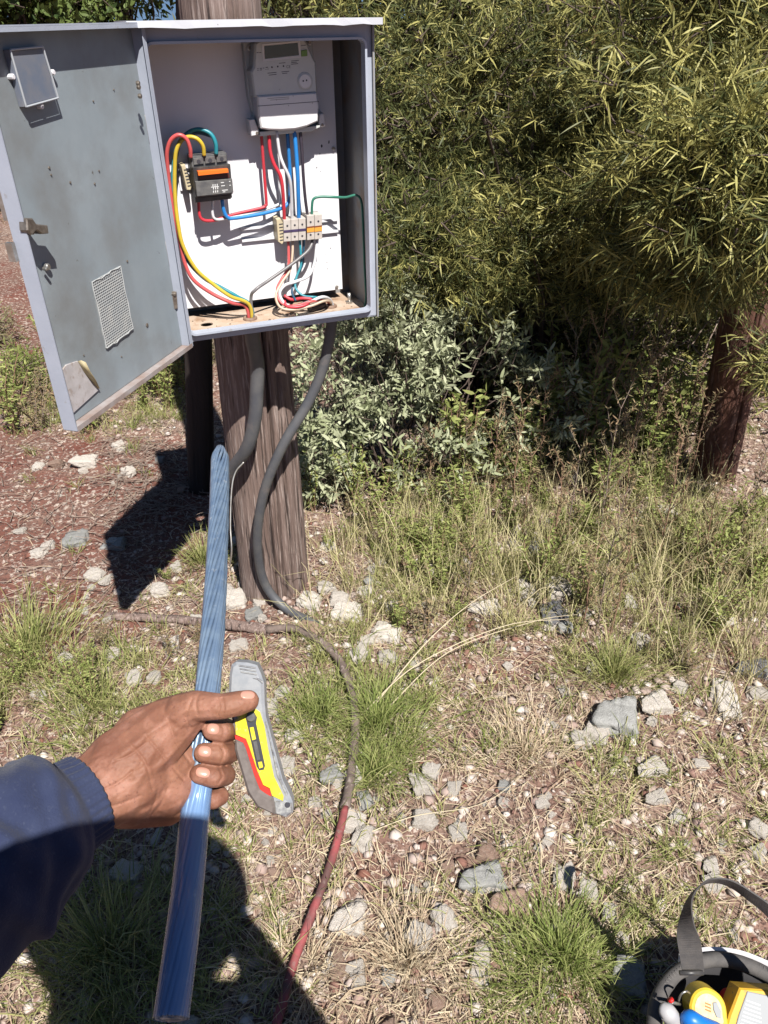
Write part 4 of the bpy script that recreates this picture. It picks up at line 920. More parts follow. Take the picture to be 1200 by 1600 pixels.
# ------------------------------------------------------------------ small weeds
def weed_template(seed, h, nst, ll, lw, mat, stm, upr=1.0):
    r_ = np.random.default_rng(seed); m_ = MB(); Ps, Ds = [], []
    for s in range(nst):
        a = r_.random()*6.28; ln = np.array([cos(a), sin(a), 0])*r_.uniform(.1, .5)
        pts = [np.zeros(3)+ln*.02]
        for k in range(1, 6): pts.append(pts[-1]+(np.array([0, 0, 1.])*upr+ln*(.5+k*.12)+r_.normal(size=3)*.12)*h/5*r_.uniform(.6, 1))
        V, F = tube_arr(pts, np.linspace(.0022, .0009, 6), 4, caps=False); m_.add(V, F)
        C = catmull(pts, 5)[4:]
        for p in C:
            for _ in range(2): Ps.append(p); Ds.append(r_.normal(size=3)*[1, 1, .5]+[0, 0, .35])
    Ps = np.array(Ps); Ds = np.array(Ds); n = len(Ps)
    V, F, T_ = leaves(Ps, Ds, ll*(.6+.7*r_.random(n)), lw*(.7+.6*r_.random(n)), r_.random(n), .25)
    a_ = MB(); 
    me1 = mk('foliage', V, F, mat, attrs={'tint': T_}); me2 = m_.build('stem', stm, None)
    d1, d2 = me1.data, me2.data; bpy.data.objects.remove(me1); bpy.data.objects.remove(me2); return d1, d2
WT_ = [weed_template(s, .20+.04*(s % 3), 7, .020, .006, HERBM, STALK) for s in range(5)]
DT_ = [weed_template(20+s, .20, 8, .018, .004, BRUSHM, TWIG) for s in range(3)]
def put(tpl, name, p, sc, label, cat, group=None):
    t_ = thing(name, label, cat, p, random.uniform(0, 6.28), group); t_.scale = (sc, sc, sc*random.uniform(.8, 1.2))
    for nm, d_ in (('foliage', tpl[0]), ('stem', tpl[1])):
        o_ = bpy.data.objects.new(nm, d_); COL.objects.link(o_); o_.parent = t_
    return t_
wz = [(700, 850, 85, 70, 30, 'in the middle below the sage bush'), (640, 940, 50, 55, 9, 'just right of the stones at the post'), (960, 800, 120, 50, 30, 'in front of the dark shrub gap'), (1110, 880, 80, 60, 24, 'at the right edge below the tree'), (870, 730, 100, 40, 20, 'at the foot of the shrubs'), (1020, 960, 90, 60, 7, 'among pale stones on the right'), (560, 830, 40, 50, 7, 'beside the right side of the post')]
for cx, cy, sx_, sy_, nn_, wh in wz:
    for i in range(nn_):
        p = ong(cx+random.gauss(0, sx_), min(1100, max(640, cy+random.gauss(0, sy_))))
        if math.hypot(p[0]-PCX, p[1]-PCY) < .2: continue
        dry = random.random() < .25
        put(random.choice(DT_ if dry else WT_), 'weed', p, random.uniform(.45, 1.15), 'low %s weed %s' % ('dry brown' if dry else 'leafy green', wh), 'weed', '%s weeds %s' % ('dry' if dry else 'green', wh))
for i in range(26):
    p = ong(random.uniform(0, 300), random.uniform(565, 685))
    put(random.choice(DT_ if i % 2 else WT_), 'weed', p, random.uniform(.8, 1.6), 'low scrubby plant beyond the bare soil, '+('under the open door' if p[0] < -1.15 else 'beside the dark shadow'), 'weed', 'scrubby plants beyond the bare soil, '+('under the door' if p[0] < -1.15 else 'beside the shadow'))
for i in range(20):
    p = ong(random.uniform(-20, 330), random.uniform(990, 1160))
    put(random.choice(DT_+WT_), 'weed', p, random.uniform(.35, .6), 'low grey-green weed in the grass left of the held cable', 'weed', 'weeds in the grass at the left')
for i in range(34):
    px_ = 640+440*(i+random.random())/34; p = ong(px_, random.uniform(650, 760)); dry = i % 3 == 0
    wh = 'behind the post weeds' if px_ < 780 else ('at the right end of the grey-green bush' if px_ < 920 else ('in the dark gap between the trees' if px_ < 1060 else 'around the foot of the right trunk'))
    put(random.choice(DT_ if dry else WT_), 'tall_weed', p, random.uniform(1.4, 2.5)*(.8 if px_ < 860 else 1), 'tall %s feathery weed %s' % ('dry brown' if dry else 'green', wh), 'weed', 'tall %s weeds %s' % ('dry' if dry else 'green', wh))
# bright sprig
put(WT_[0], 'weed', ong(262, 905), .35, 'tiny bright green sprig in the cabinet shadow', 'weed')
put(WT_[1], 'weed', ong(492, 800), .9, 'leafy bright green weed right against the post', 'weed')

# tall dry stalks with side branches
def stalk(px, py, h, seed, label, group=None, mat=STALK, lean=(0, 0), leaf=None):
    r_ = np.random.default_rng(seed); c = ong(px, py); t_ = thing('dry_weed_stalk', label, 'dry weed', c, 0, group); m_ = MB(); tips = []
    P = [c.copy()-[0, 0, .01]]
    for k in range(9): P.append(P[-1]+np.array([lean[0]+r_.normal()*.06, lean[1]+r_.normal()*.06, 1.])*h/9)
    P = np.array(P); V, F = tube_arr(P, np.linspace(.0032, .0010, len(P)), 5, caps=False); m_.add(V, F)
    for k in range(2, 10):
        for s in range(2):
            a = r_.random()*6.28; d3 = np.array([cos(a)*.55, sin(a)*.55, .8]); l = h*.22*r_.uniform(.4, 1.1)
            Q = [P[k], P[k]+d3*l*.5, P[k]+d3*l+np.array([0, 0, .1*l])]; V, F = tube_arr(Q, [.0014, .0011, .0006], 4, caps=False); m_.add(V, F)
            for u_ in np.linspace(.3, 1, 7): tips.append(Q[0]*(1-u_)+Q[2]*u_)
    m_.build('stem', mat, t_)
    tips = np.array(tips); tips = np.repeat(tips, 3, 0); n_ = len(tips)
    V, F, T2 = leaves(tips, r_.normal(size=(n_, 3))+[0, 0, .6], .010+.012*r_.random(n_), .0022+.002*r_.random(n_), r_.random(n_), .3)
    mk('seed_head', V, F, leaf or BRUSHM, t_, attrs={'tint': T2})['kind'] = 'stuff'
for i, (px, py, h, lb) in enumerate([
  (985, 745, .62, 'tallest reddish dry stalk in front of the dark shrub gap'), (960, 760, .50, 'reddish dry stalk just left of the tallest one'),
  (1010, 750, .48, 'dry stalk just right of the tallest one'), (925, 735, .42, 'dry stalk rising left of the dark shrub gap'),
  (840, 770, .45, 'thin dry stalk beside the sage bush'), (770, 790, .38, 'thin dry stalk in front of the sage bush'),
  (930, 990, .50, 'tall straw-coloured stalk in the middle of the weeds'), (905, 1010, .36, 'straw-coloured stalk left of the tall straw one'),
  (950, 1000, .42, 'straw-coloured stalk right of the tall straw one'), (880, 860, .40, 'dry stalk between pale stones and the shrubs'),
  (1060, 800, .45, 'dry stalk near the foot of the right tree'), (815, 850, .36, 'dry stalk over the dark grey stone'),
  (730, 960, .26, 'short dry stalk among green weeds'), (1090, 900, .35, 'dry stalk among weeds below the right tree'),
  (420, 930, .34, 'thin green-brown stalk against the foot of the post'),
  (870, 745, .58, 'tall thin reddish stalk rising at the right end of the grey-green bush'), (900, 760, .66, 'tall grey stalk left in the dark gap'), (1050, 760, .55, 'tall grey stalk close to the left of the right trunk'),
  (945, 725, .70, 'slender tall grey stalk deep in the dark gap'), (1000, 720, .60, 'slender stalk deep in the dark gap, right of the slender grey one'), (800, 800, .45, 'bent reddish stalk under the grey-green bush edge'),
  (720, 800, .34, 'short reddish stalk under the grey-green bush'), (670, 790, .30, 'short grey stalk under the grey-green bush'),
  (975, 800, .60, 'tall pale stalk just before the reddish stalks'), (940, 860, .55, 'tall pale stalk between the stone-strewn ground and the dark gap'), (1025, 880, .50, 'pale stalk right of the tall straw stalks'),
  (860, 900, .42, 'pale stalk above the dark slate stone'), (1150, 860, .45, 'pale stalk at the far right under the tree')]):
    stalk(px, py, h, 60+i, lb, mat=STALK if i % 3 else TWIG)

# ------------------------------------------------------------------ sage bush
def branchy(mb, base, tip, r0, r1, seed, wob=.08, n=7):
    r_ = np.random.default_rng(seed); P = [np.array(base)+(np.array(tip)-base)*t for t in np.linspace(0, 1, n)]; L = np.linalg.norm(np.array(tip)-base)
    for k in range(1, n-1): P[k] = P[k]+r_.normal(size=3)*wob*L/n*2
    P = catmull(P, 3); V, F = tube_arr(P, np.linspace(r0, r1, len(P)), 6, caps=False); mb.add(V, F); return P
def bush(name, label, cat, base, blobs, ntw, nleaf, twl, ll, lw, mat, stm=BARK, spread=.75, droop=.05, tb=.5, tv=.35, nbr=14, shell=.55, r0=.012, part='foliage', group=None, curl=.15, trunk='stem', up=.25, gap=.0, gs=3., bz=0, bdx=(0, 0)):
    """blobs: (cx,cy,cz,rx,ry,rz,weight)"""
    t_ = thing(name, label, cat, base, 0, group); B = np.array(blobs, float); pw = B[:, 6]/B[:, 6].sum()
    k = rng.choice(len(B), ntw, p=pw); u_ = unit(rng.normal(size=(ntw, 3))); rr = (shell+(1-shell)*rng.random(ntw))[:, None]
    C = B[k, :3]+u_*rr*B[k, 3:6]
    if gap:
        q = vn(C[:, 0]+C[:, 1]*.6, C[:, 2]*1.0+C[:, 1]*.4, gs, 51); kp_ = (q > gap) | (rng.random(len(q)) < .12); C = C[kp_]; u_ = u_[kp_]
    kp_ = C[:, 2] > gz(C[:, 0], C[:, 1])+.02; C = C[kp_]; u_ = u_[kp_]
    dirs = u_*.8+[0, 0, up]+rng.normal(size=C.shape)*.35
    V, F, T2 = sprays(C, dirs, nleaf, twl, ll, lw, spread, droop, curl, tb, tv)
    mk(part, V, F, mat, t_, attrs={'tint': T2})
    m_ = MB()
    # twigs for a share of sprays
    sel = rng.choice(len(C), min(len(C), 900), replace=False)
    for i in sel:
        d_ = dirs[i]/np.linalg.norm(dirs[i]); V, F = tube_arr([C[i]-d_*twl*.8, C[i]+d_*twl*.1, C[i]+d_*twl*.9], [r0*.14+.0008, r0*.1+.0006, .0005], 4, caps=False); m_.add(V, F)
    for i in range(nbr):
        kk = rng.choice(len(B), p=pw); tip = B[kk, :3]+unit(rng.normal(size=3))*B[kk, 3:6]*.6
        b0 = np.array(base)+[random.uniform(-.04, .04), random.uniform(-.04, .04), -.02]+np.array([bdx[0], bdx[1], bz])
        branchy(m_, b0, tip, r0*random.uniform(.6, 1), r0*.25, i+int(abs(base[0])*100), .12)
    m_.build(trunk, stm, t_, True); return t_
sb = ong(620, 770)
bush('sage_bush', 'grey-green broad-leaved bush right behind the post', 'bush', sb, [
  (sb[0]-.05, sb[1]+.12, .44, .36, .25, .24, 3), (sb[0]+.26, sb[1]+.12, .42, .28, .22, .22, 2.2), (sb[0]-.25, sb[1]+.05, .30, .20, .2, .25, 1.6), (sb[0]+.02, sb[1]+.2, .64, .26, .2, .12, 1.2), (sb[0]-.30, sb[1]-.05, .14, .14, .12, .13, .8), (sb[0]+.48, sb[1]+.05, .34, .20, .15, .18, 1.3), (sb[0]+.2, sb[1]-.08, .16, .25, .12, .12, .8)],
  2000, 9, .06, .040, .0115, SAGEM, spread=.95, tb=.62, tv=.5, nbr=30, shell=.35, r0=.007, up=.5, gap=.46, gs=7)
sb3 = ong(560, 870)
# darker green shrub behind the sage bush
sb2 = ong(760, 700)
bush('leafy_shrub', 'dark green small-leaved shrub above the grey-green bush', 'shrub', sb2+[0, .3, 0], [
  (sb2[0]-.1, sb2[1]+.4, .75, .40, .25, .30, 2), (sb2[0]+.15, sb2[1]+.5, .5, .45, .25, .4, 2)],
  1300, 9, .06, .040, .012, HERBM, spread=.8, tb=.25, tv=.35, nbr=20, shell=.2, r0=.010, gap=.40, gs=5)

# ------------------------------------------------------------------ narrow-leaved acacias
def wp(px, py, d): return at(px, py, d)
def tree_blobs(L): 
    out = []
    for px, py, d, rx, ry, rz, w_ in L: p = at(px, py, d); out.append((p[0], p[1], p[2], rx, ry, rz, w_))
    return out
rt = ong(1116, 738)
TA = dict(mat=SHRUBM, spread=.95, droop=.10, curl=.22, part='crown', trunk='branches')
right_tree = bush('willow_leaved_tree', 'yellow-green narrow-leaved tree at the right with a shaggy reddish trunk', 'tree', rt, tree_blobs([
  (1100, 190, 2.05, .34, .3, .26, 3), (1010, 320, 2.55, .32, .26, .26, 2.4), (1170, 300, 2.0, .26, .3, .22, 2.4), (1180, 60, 2.1, .3, .35, .3, 2), (960, 440, 2.85, .28, .22, .14, 1.4), (1090, 400, 2.3, .26, .24, .12, 1.5), (1040, 60, 2.3, .34, .3, .26, 1.8), (1260, 560, 2.4, .16, .3, .18, .5)]),
  8200, 10, .05, .066, .0052, tb=.46, tv=.6, nbr=9, shell=.25, r0=.016, gap=.50, gs=4.2, up=.05, bz=.95, bdx=(.14, .0), **TA)
tt_ = at(1180, 425, 2.52); ttt = rt+(tt_-rt)*2.6
woody(rt-[0, 0, .1], (ttt[0], ttt[1], ttt[2]), .084, .055, 160, 110, 41, .24).build('trunk', REDWOOD, right_tree, True)
mt_ = ong(905, 690)+np.array([0, .5, 0])
mid_tree = bush('willow_leaved_tree', 'dark narrow-leaved tree standing behind the grey-green bush', 'tree', mt_, tree_blobs([
  (920, 560, 3.2, .45, .3, .35, 1.5), (700, 190, 2.6, .40, .35, .40, 3), (820, 90, 2.7, .42, .35, .36, 3), (640, 380, 2.6, .28, .25, .25, 2), (760, 400, 2.75, .34, .25, .25, 2), (880, 250, 2.8, .36, .3, .38, 2.5), (640, 60, 2.8, .35, .35, .35, 2), (940, 60, 2.8, .35, .35, .3, 1.6)]),
  14500, 9, .042, .046, .0044, tb=.22, tv=.55, nbr=26, shell=.25, r0=.02, gap=.50, gs=3.6, up=.05, **TA)
for (a, b, c_, d_, e_, f_) in ((905, 690, 915, 50, .040, 2.95), (850, 680, 860, 250, .022, 3.0), (1000, 690, 1040, 80, .03, 3.1)):
    b0 = ong(a, b)+np.array([0, .45, -.05]); tp_ = at(c_, d_, f_)
    m1 = MB(); branchy(m1, b0, b0+(tp_-b0)*1.2, e_, e_*.6, int(a), .05); m1.build('trunk', REDWOOD if a == 905 else BARK, mid_tree, True)
# backing trees
def backtree(px, D, label, h, r, seed, mat=SHRUBM, tb=.2, n=2600, ll=.11, lw=.016, zc=None, name='thicket_tree', cat='tree', group=None, gap=.0, nl=10):
    dx = (px-600)/FPX*D*cos(PITCH)*1.05; p = np.array([dx, D, float(gz(dx, D))])
    zc = zc or h*.55
    rr_ = random.Random(seed); bl = [(dx+rr_.uniform(-.5, .5)*r, D+rr_.uniform(-.4, .4)*r, zc+rr_.uniform(-.5, .5)*h*.6, r*.6, r*.6, h*.28, 1) for _ in range(7)]
    t_ = bush(name, label, cat, p, bl, n, nl, .12, ll, lw, mat, spread=.8, droop=.08, tb=tb, tv=.3, nbr=16, shell=.1, r0=.03, part='crown', trunk='branches', group=group, gap=gap, gs=1.6)
    m_ = MB(); branchy(m_, p-[0, 0, .1], (dx+.1, D, zc+.3*h), .06, .03, seed, .06); m_.build('trunk', BARK, t_, True)
    return t_
for k, (px, D, lb) in enumerate(((640, 4.3, 'shaded thicket tree behind the cabinet right side'), (900, 4.0, 'shaded thicket tree behind the dark narrow-leaved tree'), (1060, 3.8, 'shaded thicket tree behind the reddish dry stalks'), (1250, 3.7, 'shaded thicket tree at the far right behind the red trunk'), (1460, 3.5, 'shaded thicket tree beyond the right edge'))):
    backtree(px, D, lb, 3.0, .95, k+1, zc=1.15, n=3000, ll=.07, lw=.011, tb=.12)
backtree(760, 5.4, 'taller tree closing the view behind the thicket, left', 3.4, 1.3, 5, n=3000, ll=.10, lw=.024, zc=1.4)
backtree(1080, 5.2, 'taller tree closing the view behind the thicket, right', 3.4, 1.3, 6, n=3000, ll=.10, lw=.024, zc=1.4)
backtree(520, 6.4, 'olive tree far behind the top of the cabinet', 3.0, 1.0, 7, n=1700, ll=.09, lw=.016, zc=1.9, tb=.5)
for k, (px, py, lb) in enumerate(((690, 640, 'shaded understory bush behind the grey-green bush'), (860, 610, 'shaded understory bush left in the dark gap'), (980, 600, 'shaded understory bush in the middle of the dark gap'), (1090, 600, 'shaded understory bush just left of the red trunk'), (1220, 600, 'shaded understory bush right of the red trunk'))):
    p = ong(px, py)+np.array([0, .15, 0])
    bush('understory_bush', lb, 'bush', p, [(p[0], p[1], .45, .36, .2, .42, 1), (p[0]+.1, p[1]+.2, .8, .36, .2, .3, 1)], 2100, 8, .06, .05, .010, SHRUBM, tb=.12, tv=.3, nbr=14, shell=.1, r0=.008, spread=.9)  # dark fill: leaf tint kept low to put tree shade into the colour
# dead branches tangled in the dark gap
m1 = MB()
for i in range(150):
    c = aty(random.uniform(860, 1200), random.uniform(480, 740), random.uniform(2.7, 3.4))
    if c[2] < .02: continue
    d3 = unit(np.array([random.gauss(0, .6), random.gauss(0, .4), random.uniform(.1, 1.2)])); l = random.uniform(.1, .4)
    branchy(m1, c-d3*l*.5, c+d3*l*.5, .003, .001, i, .25, 5)
settag(m1.build('dead_branches', TWIG, None), 'thin dead grey branches tangled in the dark gap beneath the trees', 'branches', kind='stuff')
# leafy trees at top left with sky between
for px, D, lb, sd, n_, g_ in ((60, 9.0, 'broad-leaved green tree above the open door, left one', 11, 3400, .34), (215, 9.8, 'broad-leaved green tree above the open door, right one', 12, 2600, .34), (-160, 8.5, 'broad-leaved tree past the left edge', 13, 1400, .3)):
    backtree(px, D, lb, 2.6, 1.4, sd, mat=TREEM, tb=.5, n=n_, ll=.08, lw=.035, zc=1.95, name='broadleaf_tree', gap=g_, nl=9)
# low far scrub at left, seen beyond the door edge
for i, (px, py, s_) in enumerate(((20, 330, 1.2), (-60, 380, 1.1), (60, 270, 1.3), (0, 240, 1.4), (120, 220, 1.4), (250, 200, 1.4), (-90, 460, .9), (-20, 540, .7), (330, 560, .35), (250, 600, .32), (40, 600, .5), (130, 640, .3))):
    p = ong(px, py)
    r_ = .28*s_; bush('scrub_bush', ['dry reddish brush clump seen past the door edge, far', 'dry brush clump at the left edge, middle', 'olive scrub clump behind the door, far', 'olive scrub clump behind the door, farther', 'scrub clump hidden behind the door, left', 'scrub clump hidden behind the door, right', 'dry brush clump at the left edge, near', 'grey scrub clump at the left edge beside the door bottom', 'small shaded scrub between the two poles', 'small grey scrub under the door hinge', 'grey-green scrub under the door at the far left', 'small scrub below the door bottom edge'][i], 'bush', p, [(p[0], p[1], p[2]+r_*.5, r_, r_, r_*.7, 1)], int(260*(.5+s_*.5)), 9, .07, .045*(.6+s_*.5), .006*(.6+s_*.5), BRUSHM if i not in (2, 3, 10) else HERBM, stm=TWIG, tb=[.9, .7, .3, .4, .5, .5, .8, .15, .2, .15, .2, .2][i], tv=.4, nbr=12, shell=.1, r0=.006)

# ------------------------------------------------------------------ held cable
hc = [at(344, 700, .97), at(343, 770, .88), at(340, 850, .79), at(335, 950, .70), at(327, 1050, .635), at(318, 1150, .60), at(306, 1260, .585), at(295, 1370, .545), at(282, 1480, .50), at(267, 1592, .472)]
hcab = thing('held_cable', 'bundle of twisted aluminium strands, coloured with sky-reflection blue, held upright in the fist', 'cable', hc[-1])
C = catmull(hc, 14); nC = len(C)
T = np.gradient(C, axis=0); sl_ = np.concatenate([[0], np.cumsum(np.linalg.norm(np.diff(C, axis=0), axis=1))]); T = unit(T)
u = np.cross(T[0], [1., 0, 0]); u /= np.linalg.norm(u); Us, Vs = [], []
for i in range(nC): u = u-T[i]*(u@T[i]); u /= np.linalg.norm(u); Us.append(u); Vs.append(np.cross(T[i], u))
Us, Vs = np.array(Us), np.array(Vs)
Rb = .0093*np.clip(.35+sl_/.04, 0, 1)*np.interp(sl_/sl_[-1], [0, .55, 1], [1, .93, .84])
NS = 20
for s in range(NS):
    ph = s*2*pi/NS+sl_*11+.2*np.sin(sl_*30+s); P = C+(np.cos(ph)*Rb)[:, None]*Us+(np.sin(ph)*Rb)[:, None]*Vs
    m1 = MB(); V, F = tube_arr(P, .0018+.00012*(s % 3), 6); m1.add(V, F); m1.build('strand', STRAND, hcab, True)
m1 = MB(); V, F = tube_arr(C[6:], Rb[6:]*.96, 12); m1.add(V, F); m1.build('core', STRAND, hcab, True)
k0 = int(nC*.62); m1 = MB(); V, F = tube_arr(C[k0:], .0112, 24, caps=False, prof=lambda a, t: 1+.02*np.sin(2*a)); m1.add(V, F); m1.build('clear_sleeve', SHEATH, hcab, True)
m1 = MB(); V, F = tube_arr([C[-1]+T[-1]*.014, C[-1]+T[-1]*.02, C[-1]+T[-1]*.05], .0112, 20); m1.add(V, F); m1.build('end_cap', BLACKP, hcab, True)

# ------------------------------------------------------------------ knife
KD = .592; KF = Fr(at(400, 1150, KD), _R, _U, -_F)
kn = thing('utility_knife', 'yellow and grey folding utility knife pinched between thumb and fingers', 'knife', at(440, 1270, KD), 0)
outl = [(361, 1040), (368, 1035), (385, 1036), (401, 1040), (407, 1053), (412, 1068), (413, 1100), (415, 1121), (422, 1147), (432, 1185), (442, 1222), (452, 1242), (457, 1255), (457, 1271), (447, 1279), (428, 1273), (402, 1261), (388, 1239), (375, 1197), (368, 1172), (366, 1150), (362, 1125), (357, 1095), (357, 1076), (358, 1054)]
m1 = MB(); KF.pprism(m1, outl, 0, -.013, .0022); m1.build('body', KMET, kn)
yel = [(396, 1106), (386, 1108), (372, 1116), (367, 1128), (368, 1148), (384, 1155), (389, 1168), (402, 1206), (411, 1227), (421, 1232), (425, 1244), (442, 1252), (443, 1245), (428, 1214), (419, 1172), (413, 1135), (406, 1113)]
m1 = MB(); KF.pprism(m1, yel, .0014, .0001, .0005); m1.build('yellow_plate', YEL, kn)
red = [(366.5, 1149), (384, 1155.5), (389, 1169), (402, 1207), (411, 1228), (420.5, 1233), (424, 1245), (416, 1241), (406, 1234), (397, 1212), (384, 1170), (380, 1161), (367, 1155)]
m1 = MB(); KF.pprism(m1, red, .0018, .0001, .0005); m1.build('red_stripe', KRED, kn)
gr_ = [(367, 1155.5), (380, 1161.5), (384, 1170.5), (397, 1212.5), (406, 1234.5), (416, 1241.5), (426, 1247), (430, 1262), (428, 1274), (401, 1262.5), (386, 1240), (373, 1197), (366, 1172)]
m1 = MB(); KF.pprism(m1, gr_, .0032, -.0135, .0022); m1.build('rubber_grip', KGREY, kn)
m1 = MB(); KF.pprism(m1, [(414, 1128), (419, 1146), (424, 1172), (433, 1214), (447, 1244), (450, 1241), (440, 1220), (430, 1186), (421, 1150), (416, 1128)], .0012, .0001, .0005); m1.build('worn_edge', KWORN, kn)
m1 = MB(); KF.pprism(m1, [(428, 1252), (443, 1253), (455, 1257), (456, 1270), (446, 1278), (430, 1272)], .0022, -.0138, .0012); tl = m1.build('tail_piece', KWORN, kn)
m1 = MB(); KF.prism(m1, circ(KF.px(449, 1258, .0025), .0022, 12), .0027, .0021, .0002); m1.build('tail_hole', INK, tl)
sl1 = [(383.5, 1121), (388, 1113), (397, 1113), (401.5, 1121), (400, 1130), (414, 1197), (412, 1203), (405, 1204), (401, 1198), (386, 1132)]
m1 = MB(); KF.pprism(m1, sl1, .0019, .0013, .0002); slt = m1.build('slot', INK, kn)
m1 = MB(); KF.pprism(m1, [(390, 1137), (396, 1136), (400, 1155), (394, 1157)], .0023, .0018, .0002); KF.pprism(m1, [(403, 1191), (409, 1190), (411, 1199), (405, 1201)], .0023, .0018, .0002); m1.build('slot_window', YEL, slt)
m1 = MB(); KF.prism(m1, circ(KF.px(392, 1121, .004), .0035, 18), .0045, .0015, .0008); KF.pprism(m1, [(395, 1159), (401, 1158), (407, 1187), (401, 1189)], .0035, .0018, .0004); m1.build('slider', BRKGREY, slt)
m1 = MB()
for k in range(3): KF.pprism(m1, [(373+k*1.5, 1039+k*5), (399+k*1, 1043+k*5), (399+k*1, 1045+k*5), (373+k*1.5, 1041+k*5)], .0012, -.0002, .0003)
KF.pprism(m1, [(395, 1060), (402, 1059), (411, 1065), (410, 1068), (402, 1062)], .0012, -.0002, .0003)
m1.build('ridge', KWORN, kn)

# ------------------------------------------------------------------ person
def caps_mesh(bm, a, b, ra, rb, sub=2):
    vs = []
    for c, r in ((a, ra), (b, rb)):
        t_ = bmesh.new(); bmesh.ops.create_icosphere(t_, subdivisions=sub, radius=r)
        vs += [bm.verts.new(Vector(v.co)+Vector(tuple(map(float, c)))) for v in t_.verts]; t_.free()
    r_ = bmesh.ops.convex_hull(bm, input=vs)
    inn = [g_ for g_ in r_['geom_interior'] if isinstance(g_, bmesh.types.BMVert)]
    if inn: bmesh.ops.delete(bm, geom=list(set(inn)), context='VERTS')
def ell_mesh(bm, c, r, sub=3, rot=None):
    t_ = bmesh.new(); bmesh.ops.create_icosphere(t_, subdivisions=sub, radius=1); me = {}
    R_ = rot or Matrix.Identity(3)
    for v in t_.verts: me[v.index] = bm.verts.new(R_@Vector((v.co.x*r[0], v.co.y*r[1], v.co.z*r[2]))+Vector(tuple(map(float, c))))
    for f in t_.faces: bm.faces.new([me[v.index] for v in f.verts])
    t_.free()
def voxel(bm, vox, smooth_it=6, fac=.5):
    me = bpy.data.meshes.new('v'); bm.to_mesh(me); bm.free(); o_ = bpy.data.objects.new('v', me); COL.objects.link(o_)
    md = o_.modifiers.new('r', 'REMESH'); md.mode = 'VOXEL'; md.voxel_size = vox; md.use_smooth_shade = True
    if smooth_it: s_ = o_.modifiers.new('s', 'SMOOTH'); s_.iterations = smooth_it; s_.factor = fac
    d_ = bpy.context.evaluated_depsgraph_get(); d_.update(); out = bpy.data.meshes.new_from_object(o_.evaluated_get(d_)); bpy.data.objects.remove(o_)
    V_ = np.array([v.co[:] for v in out.vertices]); F_ = [tuple(p.vertices) for p in out.polygons]; bpy.data.meshes.remove(out); return V_, F_
person = thing('person', 'person in navy overalls whose left hand grips the twisted cable and knife', 'person', (-.06, -.24, 0))
bm = bmesh.new()
H = {}
def seg(*pts):
    for (a, b) in zip(pts[:-1], pts[1:]):
        caps_mesh(bm, at(*a[:3]), at(*b[:3]), a[3], b[3])
wrist = (150, 1244, .555)
seg((60, 1290, .53, .029), (150, 1240, .556, .029), (200, 1205, .575, .034))
# palm mass: thenar, palm, heel
seg((190, 1200, .570, .030), (262, 1135, .580, .0225), (296, 1112, .578, .0150))
seg((200, 1225, .578, .031), (262, 1195, .600, .0300), (285, 1165, .612, .0220))
seg((205, 1240, .582, .026), (262, 1252, .600, .0185), (288, 1240, .606, .0130))
seg((230, 1180, .585, .028), (262, 1225, .590, .024))
seg((225, 1150, .595, .024), (292, 1112, .612, .0150))          # back of hand toward index knuckle
seg((262, 1195, .615, .022), (300, 1150, .635, .0135))
seg((262, 1215, .615, .022), (298, 1225, .632, .0125))
# thumb
seg((285, 1114, .574, .0152), (305, 1103, .568, .0118), (345, 1104, .562, .0096), (372, 1099, .564, .0094), (388, 1095, .567, .0082))
# fingers
seg((292, 1135, .640, .0110), (348, 1138, .634, .0095), (357, 1142, .604, .0088), (346, 1143, .585, .0084), (331, 1141, .581, .0074))
seg((290, 1168, .642, .0110), (350, 1172, .634, .0095), (358, 1176, .602, .0088), (342, 1178, .583, .0085), (318, 1176, .580, .0076))
seg((290, 1202, .640, .0105), (345, 1206, .630, .0090), (352, 1211, .600, .0085), (336, 1214, .582, .0083), (312, 1209, .580, .0075))
seg((290, 1235, .634, .0095), (332, 1240, .628, .0082), (343, 1244, .606, .0078), (334, 1250, .600, .0072))
HV, HF = voxel(bm, .0009, 6, .5)
_h = HV-CAMP; _d = _h@_F; _x = (_h@_R)/_d*FPX+600; _y = 800-(_h@_U)/_d*FPX
_disp = (vn(_x*.9+_y*.25, _y*.35, .07, 61)-.5)*.0010+(vn(_x+_y*.5, _y, .22, 62)-.5)*.0004+(vn(_x*.7+_y*.9, _y-_x*.4, .55, 63)-.5)*.0002
def crease(pts, depth, wid):
    global _disp
    Q = catmull(np.array(pts, float), 14)
    dd = np.full(len(HV), 1e9)
    for q_ in Q: dd = np.minimum(dd, (_x-q_[0])**2+(_y-q_[1])**2)
    _disp = _disp+depth*np.exp(-dd/(wid*wid))
for cr in ([(340, 1092), (343, 1104), (341, 1118)], [(347, 1091), (350, 1104), (348, 1119)], [(310, 1086), (306, 1100), (309, 1116)], [(300, 1092), (291, 1118), (297, 1136)], [(262, 1124), (276, 1160), (296, 1190)], [(228, 1150), (262, 1190), (286, 1218)], [(238, 1272), (254, 1252), (262, 1232)], [(228, 1278), (240, 1258), (246, 1236)], [(166, 1232), (186, 1222), (206, 1206)], [(168, 1262), (192, 1254), (218, 1244)], [(200, 1160), (226, 1190), (238, 1232)], [(346, 1132), (350, 1142), (347, 1154)], [(345, 1166), (350, 1177), (346, 1190)], [(342, 1200), (347, 1212), (342, 1224)], [(178, 1190), (205, 1178), (228, 1160)]):
    crease(cr, .0011, 2.2)
for cr in ([(190, 1175), (240, 1140), (290, 1110)], [(205, 1215), (245, 1200), (270, 1180)], [(190, 1250), (215, 1225), (238, 1180)]): crease(cr, -.0012, 6)
_dir = unit(_h); HV = HV+_dir*(_disp*np.clip((_d.max()-_d)*0+1, 0, 1))[:, None]
